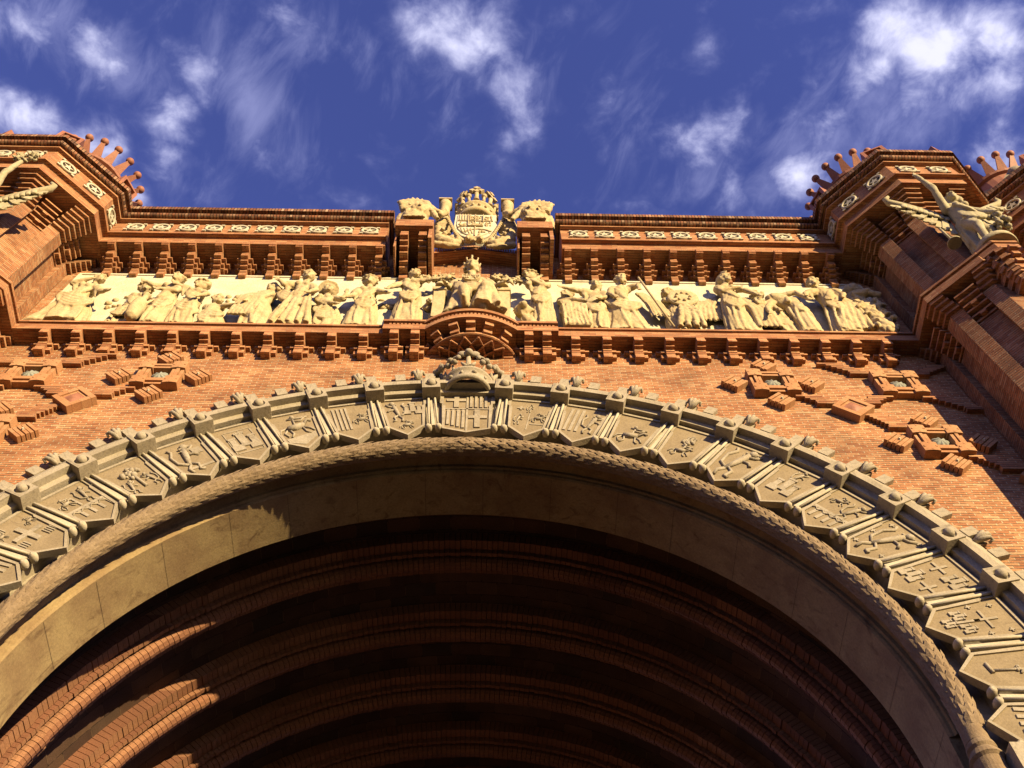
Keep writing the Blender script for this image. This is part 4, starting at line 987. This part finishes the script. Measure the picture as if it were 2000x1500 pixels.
mb.box(-.19, -.02, -.075, -.05, .09, .12); mb.box(-.12, -.09, -.075, -.05, .02, .19); mb.box(.03, .17, -.075, -.05, -.10, -.07); mb.box(.085, .115, -.075, -.05, -.2, -.01)
mb.T = None; Rl('breast_shield', mb, 'figure')
mb = MB()
for s_ in (-1, 1):
    mb.box(s_*.62, s_*.90, -.72, W, 11.1, 12.75); mb.box(s_*.60, s_*.93, -.76, W, 12.65, 12.80); mb.box(s_*.35, s_*.62, -.45, W, 11.1, 14.2)
    mb.lathe([(.12, 0), (.12, .1)], (s_*.76, -.72, 12.85), 14); 
mb.prism([(-.55, 13.6), (.55, 13.6), (.5, 14.3), (.25, 14.6), (0, 14.68), (-.25, 14.6), (-.5, 14.3)], -.32, W, 'y')
Rl('throne', mb, 'figure', bevel=.01)
for s_, lab in ((-1, 'leafy branches left of the crowned head'), (1, 'leafy branches right of the crowned head')):
    mb = MB(); rr = random.Random(9+s_)
    for k in range(46):
        t = k/45; x = s_*(.42+.85*t)+rr.uniform(-.06, .06); z = 14.0-.28*t+rr.uniform(-.16, .16); a = rr.uniform(-.7, .7)
        mb.tube([(x, -.45-rr.uniform(0, .16), z), (x+s_*.09*math.cos(a), -.58, z+.09*math.sin(a)), (x+s_*.17*math.cos(a), -.50, z+.17*math.sin(a))], [.025, (.06, .03), .015], 6)
    Rl('leaf_branch', mb, 'figure', lab)
# things carried or laid along the relief
def lump(name, mb, lab, vox=.026, amp=.03): Rl(name, sculpt(mb, vox, 1, amp, (6, 6, 4), name=name), 'figure', lab)
mb = MB(); mb.lathe([(.05, 11.12), (.14, 11.2), (.19, 11.6), (.17, 11.95), (.07, 12.2), (.07, 12.35), (.13, 12.45)], (-7.62, -.55, 0), 18); mb.tube([(-7.48, -.55, 12.3), (-7.36, -.58, 12.15), (-7.46, -.6, 11.85)], .03, 8)
lump('vase', mb, 'tall vase with one handle', .024, .006)
mb = MB(); mb.T = Matrix.Translation((5.06, -.56, 12.75)) @ Matrix.Rotation(.12, 4, 'X')
mb.T = mb.T @ Matrix.Rotation(PI/2, 4, 'X'); mb.lathe([(.02, -.04), (.33, -.04), (.38, 0), (.36, .04), (.28, .03), (.0201, .07)], (0, 0, 0), 28); 
for k in range(8): mb.ball((.17*math.cos(k*.8), .17*math.sin(k*.8), .05), .045, 7, 5)
mb.T = None; Rl('round_shield', mb, 'figure', 'round carved shield with hanging ribbons')
mb = MB()
for k in range(4): mb.tube([(4.95+.07*k, -.5, 12.5), (4.88+.13*k, -.58, 11.9), (4.75+.19*k, -.52, 11.15)], [.05, .075, .07], 8)
lump('ribbon', mb, 'ribbons falling from the round shield')
mb = MB(); mb.tube([(4.08, -.75, 13.6), (4.35, -.62, 12.4), (4.62, -.5, 11.15)], .028, 8); Rl('staff', mb, 'figure')
mb = MB(); mb.box(2.12, 2.72, -.55, W, 11.1, 12.35)
for k in range(7): mb.tube([(2.14+.09*k, -.56, 12.33), (2.15+.085*k, -.58, 11.7), (2.13+.1*k, -.57, 11.12)], .03, 8)
mb.ball((2.42, -.4, 12.38), (.36, .2, .12), 12, 8); lump('covered_table', mb, 'table under a plain hanging cloth')
def lion(x, z, s, lab):
    mb = MB(); rr = random.Random(int(x*10)); mb.ball((x, -.5, z), (.2*s, .2*s, .22*s)); mb.ball((x, -.68, z-.06*s), (.11*s, .12*s, .09*s))
    for k in range(34):
        a = rr.uniform(0, 6.28); r = rr.uniform(.17, .3)*s; mb.tube([(x+.6*r*math.cos(a), -.55, z+.6*r*math.sin(a)), (x+r*math.cos(a+.2), -.5, z+r*math.sin(a+.2))], [.05*s, .025*s], 6)
    mb.capsule((x+.1, -.35, z-.3), .2*s, (x+.3, -.35, 11.2), .18*s); lump('lion', mb, lab)
lion(1.20, 11.95, 1.0, 'maned lion head beside the throne, right of the balcony')
lion(-.98, 12.1, .7, 'small maned head left of the throne')
mb = MB(); rr = random.Random(77)
for k in range(90):
    t = rr.random(); x = 9.15+.75*t; z = 11.2+rr.random()*1.9*(1-.35*abs(t-.4)); mb.ball((x, -.30-rr.uniform(0, .3), z), (rr.uniform(.05, .12), .08, rr.uniform(.05, .11)), 7, 5)
mb.tube([(9.3, -.5, 13.2), (9.65, -.62, 13.15), (9.92, -.6, 13.0)], [.14, .12, .08], 10); mb.ball((9.42, -.48, 13.55), (.26, .22, .2)); mb.capsule((9.4, -.35, 13.3), .22, (9.5, -.35, 11.3), .3)
lump('heaped_fruit', mb, 'rough heap of sheaves and fruit at the right end', .028, .045)
mb = MB()
for k in range(7): mb.tube([(5.45+.07*k, -.26, 13.3), (5.5+.10*k, -.34, 12.7), (5.75+.09*k, -.3, 12.05)], [.03, .05, .03], 8)
lump('hanging_cloth', mb, 'hanging cloth between round shield and crested woman', .024, .02)
mb = MB(); rr = random.Random(4)
for cx in (-8.5, -5.7, -5.9, 8.0, 2.6, -2.0):
    for k in range(9): mb.ball((cx+rr.uniform(-.22, .22), W-.08, 12.9+rr.uniform(-.4, .5)), (rr.uniform(.04, .10), .05, rr.uniform(.03, .1)), 7, 5)
o = Rl('low_relief_foliage', mb, 'figure')

# ------------------------------------------------------------------ stone crown over the keystone
cw = thing('stone_crown', 'grey stone crown over the keystone shield, below the half round balcony', 'crown', (0, 0, G))
def C_(n, mb, m='arch', **k): o = obj(n, mb, m, cw, **k); o.location = (.0, .03, -G); return o
mb = MB(); mb.grid([[(r*math.cos(2*PI*k/48), r*math.sin(2*PI*k/48), z) for k in range(48)] for r, z in ((.40, 8.97), (.41, 8.64), (.44, 8.60), (.50, 8.62), (.52, 8.68), (.49, 8.72), (.50, 8.90), (.54, 8.92), (.55, 8.97), (.51, 9.0), (.42, 9.0))], True, False)
for k in range(12): a = 2*PI*(k+.5)/12; mb.ball((.50*math.cos(a), .50*math.sin(a), 8.81), (.055, .055, .04) if k % 2 else (.035, .035, .05), 10, 6)
C_('crown_band', mb)
for k in range(10):
    a = -PI/2+2*PI*k/10; mb = MB(); mb.T = Matrix.Rotation(a, 4, 'Z')
    if k % 2 == 0:
        mb.tube([(.50, 0, 8.98), (.53, 0, 9.12), (.64, 0, 9.36)], [(.06, .12), (.045, .06), (.045, .05)], 8); mb.ball((.71, 0, 9.38), .085, 10, 7)
        for s_ in (-1, 1):
            mb.tube([(.52, s_*.03, 9.0), (.54, s_*.11, 9.08), (.55, s_*.15, 9.17)], [.045, .04, .018], 8)
            mb.ball((.66, s_*.12, 9.40), (.06, .12, .12), 10, 7); mb.ball((.63, s_*.21, 9.28), (.05, .06, .09), 8, 6)
        mb.ball((.66, 0, 9.56), (.06, .09, .16), 10, 7)
    else:
        mb.tube([(.50, 0, 8.98), (.53, 0, 9.1), (.56, 0, 9.20)], [.06, .03, .028], 8); mb.ball((.64, 0, 9.32), .08, 10, 7)
        for s_ in (-1, 1): mb.ball((.615, s_*.085, 9.19), .07, 8, 6)
    mb.v = [(x, y, 9.0+(z-9.0)*.74 if z > 9 else z) for x, y, z in mb.v]
    C_('crown_leaf', mb)
mb = MB(); mb.grid([[(r*math.cos(2*PI*k/48), r*math.sin(2*PI*k/48), z) for k in range(48)] for r, z in ((.575, 9.47), (.565, 9.43), (.59, 9.41), (.61, 9.43), (.60, 9.47))], True, False); C_('crown_rim', mb)

# ------------------------------------------------------------------ coat of arms on the skyline
ca = thing('coat_of_arms', 'cream stone crowned shield between two pillars on the skyline, chain below', 'coat of arms', (0, -.42, G))
def K(n, mb, **k): o = obj(n, mb, 'cream' if n in ('shield',) else 'figure', ca, **k); o.location = (0, 0, -G-.32); return o
def hs(s, dz=0):
    pts = [(-.60*s, 19.22), (.60*s, 19.22), (.62*s, 18.2), (.56*s, 17.75), (.40*s, 17.35), (.2*s, 17.12), (.02, 16.98), (-.18*s, 17.12), (-.40*s, 17.35), (-.56*s, 17.75), (-.62*s, 18.2)]
    return [(x, 18.1+(z-18.1)*s+dz) for x, z in pts]
mb = MB(); mb.prism(hs(1), -.18, .12, 'y', .02); mb.prism(hs(.86, .03), -.165, -.215, 'y', 0); K('shield', mb, bevel=.012)
mb = MB(); y0, y1 = -.25, -.2
mb.box(-.012, .012, y0, y1, 17.2, 19.05); mb.box(-.50, .50, y0, y1, 18.46, 18.49)
for i in range(5): mb.box(-.46+i*.075, -.43+i*.075, y0, y1, 18.52, 19.04)
mb.box(-.2, .22, y0-.02, y1, 17.98, 18.0); mb.box(-.21, -.19, y0-.02, y1, 17.98, 19.0); mb.box(.21, .23, y0-.02, y1, 18.3, 19.0)
for (cx, cz) in ((-.36, 18.22), (.37, 18.22), (-.1, 18.25), (.1, 18.2), (.1, 18.75), (-.1, 18.75), (.37, 18.75)):
    rr = random.Random(int(cx*50+cz*10))
    for k in range(12): mb.ball((cx+rr.uniform(-.09, .09), -.225, cz+rr.uniform(-.16, .16)), (rr.uniform(.02, .045), .03, rr.uniform(.02, .06)), 7, 5)
for i in range(4): mb.tube([(-.40+i*.09, -.22, 17.85), (-.34+i*.09, -.22, 17.5+(-.04*i))], .018, 6)
mb.tube([(-.3, -.23, 17.5), (-.12, -.23, 17.72), (.1, -.23, 17.78), (.3, -.23, 17.7), (.45, -.23, 17.55)], .02, 6)
mb.tube([(-.5, -.23, 17.9), (-.25, -.23, 18.02), (0, -.23, 18.0)], .018, 6)
for k in range(14): mb.ball((.1+.27*random.random(), -.225, 17.5+.3*random.random()), .03, 6, 5)
K('shield_charges', mb)
mb = MB(); mb.lathe([(.50, 19.45), (.56, 19.47), (.58, 19.62), (.54, 19.68), (.55, 19.95), (.60, 19.98), (.61, 20.08), (.56, 20.12), (.5, 20.1)], (0, .25, 0), 44)
for k in range(18): a = 2*PI*k/18; mb.ball((.57*math.cos(a), .25+.57*math.sin(a), 19.81), (.045, .045, .06), 8, 6)
K('crown_circlet', mb)
for k in range(8):
    a = -PI/2+2*PI*k/8; mb = MB(); mb.T = Matrix.Translation((0, .25, 0)) @ Matrix.Rotation(a, 4, 'Z')
    mb.tube([(.56, 0, 20.1), (.58, 0, 20.5), (.60, 0, 20.75)], [.11, .06, .07], 8)
    for (dy, z) in ((0, 21.2), (-.13, 20.95), (.13, 20.95), (0, 20.9)): mb.T = Matrix.Translation((0, .25, 0)) @ Matrix.Rotation(a, 4, 'Z') @ Matrix.Translation((.61, dy, z)) @ Matrix.Rotation(PI/4, 4, 'X'); mb.box(-.06, .06, -.075, .075, -.075, .075)
    mb.T = Matrix.Translation((0, .25, 0)) @ Matrix.Rotation(a+PI/8, 4, 'Z'); mb.tube([(.56, 0, 20.1), (.6, 0, 20.5)], [.06, .04], 8); mb.ball((.61, 0, 20.6), .09, 10, 7)
    K('crown_leaf', mb)
for s_ in (-1, 1):
    mb = MB(); x = s_*.94
    mb.lathe([(.22, 18.72), (.22, 18.8), (.17, 18.84), (.155, 18.95), (.15, 20.45), (.19, 20.5), (.17, 20.58), (.19, 20.68), (.19, 20.72)], (x, .0, 0), 20)
    mb.box(x-.2, x+.2, -.2, .2, 20.72, 20.80); mb.lathe([(.17, 19.35), (.19, 19.4), (.17, 19.45)], (x, 0, 0), 20)
    mb.lathe([(.14, 18.0), (.30, 18.2), (.30, 18.65), (.22, 18.72)], (x, 0, 0), 6, smooth=False)
    K('pillar', mb)
    mb = MB(); n = 40      # chain of links hanging under the shield
    for k in range(n):
        t = k/(n-1); xx = s_*(.80*(1-t)**.8+.10*t); zz = 18.55-2.0*math.sin(t*PI/2)**1.15
        mb.ball((xx, -.28+.02*(k % 2), zz), (.05, .045, .065) if k % 2 else (.065, .03, .04), 8, 6)
    K('chain', mb)
    mb = MB()              # scrolled strapwork
    mb.tube([(s_*1.12, -.05, 18.4), (s_*1.0, -.12, 17.9), (s_*.98, -.12, 17.4), (s_*.86, -.14, 17.05)], [.10, .13, .15, .10], 10)
    mb.tube([(s_*1.0, -.12, 17.2), (s_*.85, -.18, 16.75), (s_*.55, -.2, 16.55), (s_*.30, -.2, 16.70)], [.16, .18, .15, .08], 10)
    mb.tube([(s_*1.05, -.1, 16.95), (s_*1.05, -.16, 16.6), (s_*.7, -.2, 16.42), (s_*.32, -.2, 16.4)], [.08, .10, .09, .05], 10)
    for p in ((.88, 17.5), (.82, 17.15), (.62, 16.85), (.45, 16.7), (.75, 16.8)): mb.ball((s_*p[0], -.30, p[1]), .07, 10, 7)
    for k in range(5): mb.tube([(s_*(.98-.1*k), -.2, 17.5-.17*k), (s_*(.86-.1*k), -.34, 17.42-.17*k)], [.04, .03], 6)
    me = sculpt(mb, .028, 1, .015, (7, 7, 7), 'scrollwork'); K('scrollwork', me)
mb = MB()
for s_ in (-1, 1):
    mb.ball((s_*.13, -.32, 16.62), (.13, .12, .15)); mb.tube([(s_*.1, -.35, 16.6), (s_*.2, -.42, 16.48), (s_*.16, -.42, 16.36)], [.07, .06, .04], 8); mb.ball((s_*.13, -.42, 16.72), .05)
mb.tube([(0, -.3, 16.75), (0, -.36, 16.4)], [.07, .03], 8)
me = sculpt(mb, .024, 1, .012, (8, 8, 8), 'pendant'); K('pendant', me)
for s_ in (-1, 1):
    mb = MB(); bx = s_*1.62; rr = random.Random(31)
    mb.ball((bx+s_*.02, -.25, 17.0), (.42, .42, .52)); mb.ball((bx-s_*.08, -.45, 17.35), (.32, .3, .30)); mb.capsule((bx, -.2, 17.4), .30, (bx+s_*.25, -.05, 18.3), .22)
    mb.tube([(bx-s_*.05, -.3, 17.9), (bx-s_*.35, -.25, 18.3), (bx-s_*.62, -.15, 18.2), (bx-s_*.78, -.1, 18.6)], [.24, .18, .13, .11], 10)
    mb.tube([(bx-s_*.2, -.35, 18.2), (bx-s_*.45, -.3, 17.9), (bx-s_*.6, -.25, 17.5)], [.12, .10, .07], 10)
    mb.tube([(bx+s_*.45, 0, 18.4), (bx+s_*.48, .05, 17.8), (bx+s_*.42, .05, 17.2)], [.16, .18, .14], 10)
    for sx in (-1, 1): mb.ball((bx+sx*.2, -.62, 17.15), (.10, .05, .11))
    for k in range(6): mb.tube([(bx-.25+.1*k, -.55, 16.75), (bx-.25+.1*k, -.66, 16.52)], [.06, .04], 6)
    for k in range(14):
        t = k/13; mb.tube([(bx-s_*.30+s_*.7*t, -.12, 18.55+.12*math.sin(t*3)), (bx-s_*.25+s_*.8*t, -.25, 18.95+.15*math.sin(t*3)), (bx-s_*.25+s_*.92*t, -.2, 19.2+.42*math.sin(t*PI)*(1 if k % 2 else .45))], [.13, .085, .03], 6)
    me = sculpt(mb, .034, 1, .035, (6, 6, 6), 'crested_helm')
    hname = 'crested_helm'
    o = thing(hname, ('winged monster-headed helm of cream stone left of the coat of arms' if s_ < 0 else 'winged monster-headed helm of cream stone right of the coat of arms'), 'sculpture', (0, -.72, -.22), 'monster helms beside the coat of arms')
    obj('helm_body', me, 'figure', o)
    mb = MB()
    for sx in (-1, 1): mb.ball((bx+sx*.14, -.74, 17.26), (.045, .03, .06))
    obj('eye_socket', mb, 'figure', o)

# ------------------------------------------------------------------ winged statues on the towers
def winged(sx, label, wreath):
    root = thing('winged_statue', label, 'statue', (sx*11.6, -2.35, 11.3), 'winged stone statues on the towers')
    def Pt(n, me, m='statue', lab=None):
        o = obj(n, me, m, root); o.location = (-sx*11.6, 2.35, -11.3); 
        if lab: o['label'] = lab
        return o
    X_ = lambda x: sx*x
    mb = MB()
    head(mb, (X_(11.62), -2.72, 14.03), 1.05, sx*-.25, 'long', 0)
    mb.capsule((X_(11.6), -2.62, 13.72), .09, (X_(11.62), -2.68, 13.92), .08)
    mb.capsule((X_(11.6), -2.56, 13.5), .235, (X_(11.6), -2.46, 12.85), .21, 16); mb.capsule((X_(11.36), -2.56, 13.62), .12, (X_(11.84), -2.56, 13.62), .12)
    for k in (-1, 1): mb.ball((X_(11.6)+k*.10, -2.76, 13.48), .10, 10, 7)
    arm(mb, (X_(11.34), -2.6, 13.64), (X_(11.22), -2.92, 14.3), (X_(11.04), -3.02, 14.98), 1.1)
    arm(mb, (X_(11.86), -2.6, 13.55), (X_(12.02), -2.72, 13.05), (X_(12.02), -2.88, 12.62), 1.1)
    mb.capsule((X_(11.52), -2.5, 12.8), .17, (X_(11.45), -2.72, 12.1), .13); mb.capsule((X_(11.45), -2.72, 12.1), .125, (X_(11.42), -2.62, 11.42), .075)
    mb.capsule((X_(11.72), -2.48, 12.8), .17, (X_(11.75), -2.60, 12.1), .12); mb.capsule((X_(11.75), -2.6, 12.1), .11, (X_(11.80), -2.35, 11.45), .07)
    for fx in (11.42, 11.80): mb.capsule((X_(fx), -2.55, 11.38), .06, (X_(fx), -2.78, 11.34), .045)
    robe(mb, (X_(11.6), -2.42, 13.0), .24, .20, (X_(11.68), -2.25, 11.38), .40, .26, 9, 1., 0, .2)
    swag(mb, (X_(11.36), -2.72, 12.95), (X_(11.9), -2.76, 12.75), .2, .05, 4, .1); swag(mb, (X_(11.42), -2.78, 13.6), (X_(11.86), -2.72, 13.05), .05, .035, 3, .1)
    swag(mb, (X_(11.85), -2.6, 12.9), (X_(11.95), -2.45, 11.6), .05, .06, 3, .14)
    me = sculpt(mb, .024, 1, .016, name='body'); Pt('body', me)
    for w_ in (-1, 1):
        wm = MB(); tip = Vector((X_(11.6)+w_*1.36, -2.5, 14.42)); root_ = Vector((X_(11.6)+w_*.16, -2.34, 13.55))
        pts = [root_, root_.lerp(tip, .35)+Vector((0, 0, .02)), root_.lerp(tip, .75)+Vector((0, -.02, -.01)), tip, tip+Vector((w_*.06, -.05, .10)), tip+Vector((-w_*.03, -.10, .16))]
        wm.tube(pts, [.10, .11, .09, .085, .07, .04], 10)
        nf = 11
        E0 = root_+Vector((w_*.22, .02, -.95)); E1 = tip+Vector((w_*.02, .0, -.30))
        for k in range(nf):
            u = k/(nf-1); b = root_.lerp(tip, .04+.62*u**1.1)+Vector((0, -.02, 0)); e = E0.lerp(E1, u**.85)+Vector((0, 0, -.06*math.sin(u*PI)))
            dirv = (e-b).normalized(); side = dirv.cross(Vector((0, 1, 0))).normalized()*(.085 if k % 2 else .075)
            th = Vector((0, .02, 0)); th2 = Vector((0, -.02-.035*(k % 2), 0))
            vs = [b-side*.6+th2, b+side*.6+th2, b+side*.6+th, b-side*.6+th, e-side+th2, e+side+th2, e+side+th, e-side+th, e+dirv*.045+Vector((0, -.02, 0))]
            wm.add(vs, [(0, 1, 2, 3), (0, 4, 5, 1), (1, 5, 6, 2), (2, 6, 7, 3), (3, 7, 4, 0), (4, 8, 5), (5, 8, 6), (6, 8, 7), (7, 8, 4)])
        for k in range(9):        # short coverts
            u = k/8; b = root_.lerp(tip, .05+.7*u)+Vector((0, -.07, -.02)); e = b+Vector((w_*.10, -.02, -.30))
            wm.tube([b, b.lerp(e, .6), e], [(.07, .03), (.08, .035), (.05, .02)], 8)
        Pt('wing', wm)
    if wreath:
        mb = MB(); rr = random.Random(2); c = Vector((X_(11.02), -3.05, 15.22))
        for k in range(70):
            a = rr.uniform(0, 6.28); r = rr.uniform(.15, .27); mb.tube([c+Vector((r*math.cos(a), rr.uniform(-.05, .05), r*math.sin(a))), c+Vector(((r+.05)*math.cos(a+.3), rr.uniform(-.1, .05), (r+.05)*math.sin(a+.3)))], [.045, .02], 6)
        Pt('laurel_wreath', mb)
    mb = MB(); rr = random.Random(12)
    for k in range(40): mb.ball((X_(12.03)+rr.uniform(-.14, .14), -2.78+rr.uniform(-.12, .12), 12.30+rr.uniform(-.38, .25)), rr.uniform(.035, .075), 8, 6)
    Pt('fruit_bunch', mb)
    mb = MB(); mb.tube([(X_(10.98), -2.35, 12.95), (X_(11.0), -2.3, 12.1)], .03, 8); mb.lathe([(.16, 12.02), (.17, 12.05), (.14, 12.08)], (X_(11.0), -2.3, 0), 20); Pt('wing_prop', mb)
    mb = MB(); mb.lathe([(.44, 11.12), (.46, 11.18), (.46, 11.26), (.42, 11.34)], (X_(11.6), -2.42, 0), 32); Pt('plinth', mb)
    # brick bracket under the statue belongs to the tower's wall
    br = thing('statue_bracket', ('corbelled brick bracket under the right winged statue' if sx > 0 else 'corbelled brick bracket under the left winged statue'), 'bracket', (sx*11.6, -2.0, 10.9), 'brick brackets under the winged statues')
    def Bt(n, mb, m='orn'):
        o = obj(n, mb, m, br); o.location = (-sx*11.6, 2.0, -10.9); return o
    def hp(R): return [(X_(11.6)-R, -1.8), (X_(11.6)-R, -2.35-.12*R), (X_(11.6)-R*.5, -2.35-R*.62), (X_(11.6)+R*.5, -2.35-R*.62), (X_(11.6)+R, -2.35-.12*R), (X_(11.6)+R, -1.8)]
    mb = MB(); mb.prism(hp(.56), 10.98, 11.12, 'z'); mb.prism(hp(.50), 10.93, 10.98, 'z'); mb.prism(hp(.53), 10.70, 10.93, 'z'); Bt('bracket_top', mb)
    mb = MB()
    for i in range(5):
        R = .50-.075*i; z = 10.62-.22*i; mb.prism(hp(R*.8), z-.15, z+.10, 'z')
        for k in range(5):
            a = -PI+PI*(k+.5)/5+.0; mb.T = Matrix.Translation((X_(11.6), -2.25, 0)) @ Matrix.Rotation(a, 4, 'Z'); mb.box(R*.5, R*1.0, -.08, .08, z-.06, z+.08); mb.T = None
    Bt('bracket_corbels', mb)
winged(1, 'winged stone woman right of the relief, bare hand raised', False)
winged(-1, 'winged stone woman cut by the left edge, raising a laurel wreath', True)
#MORE#
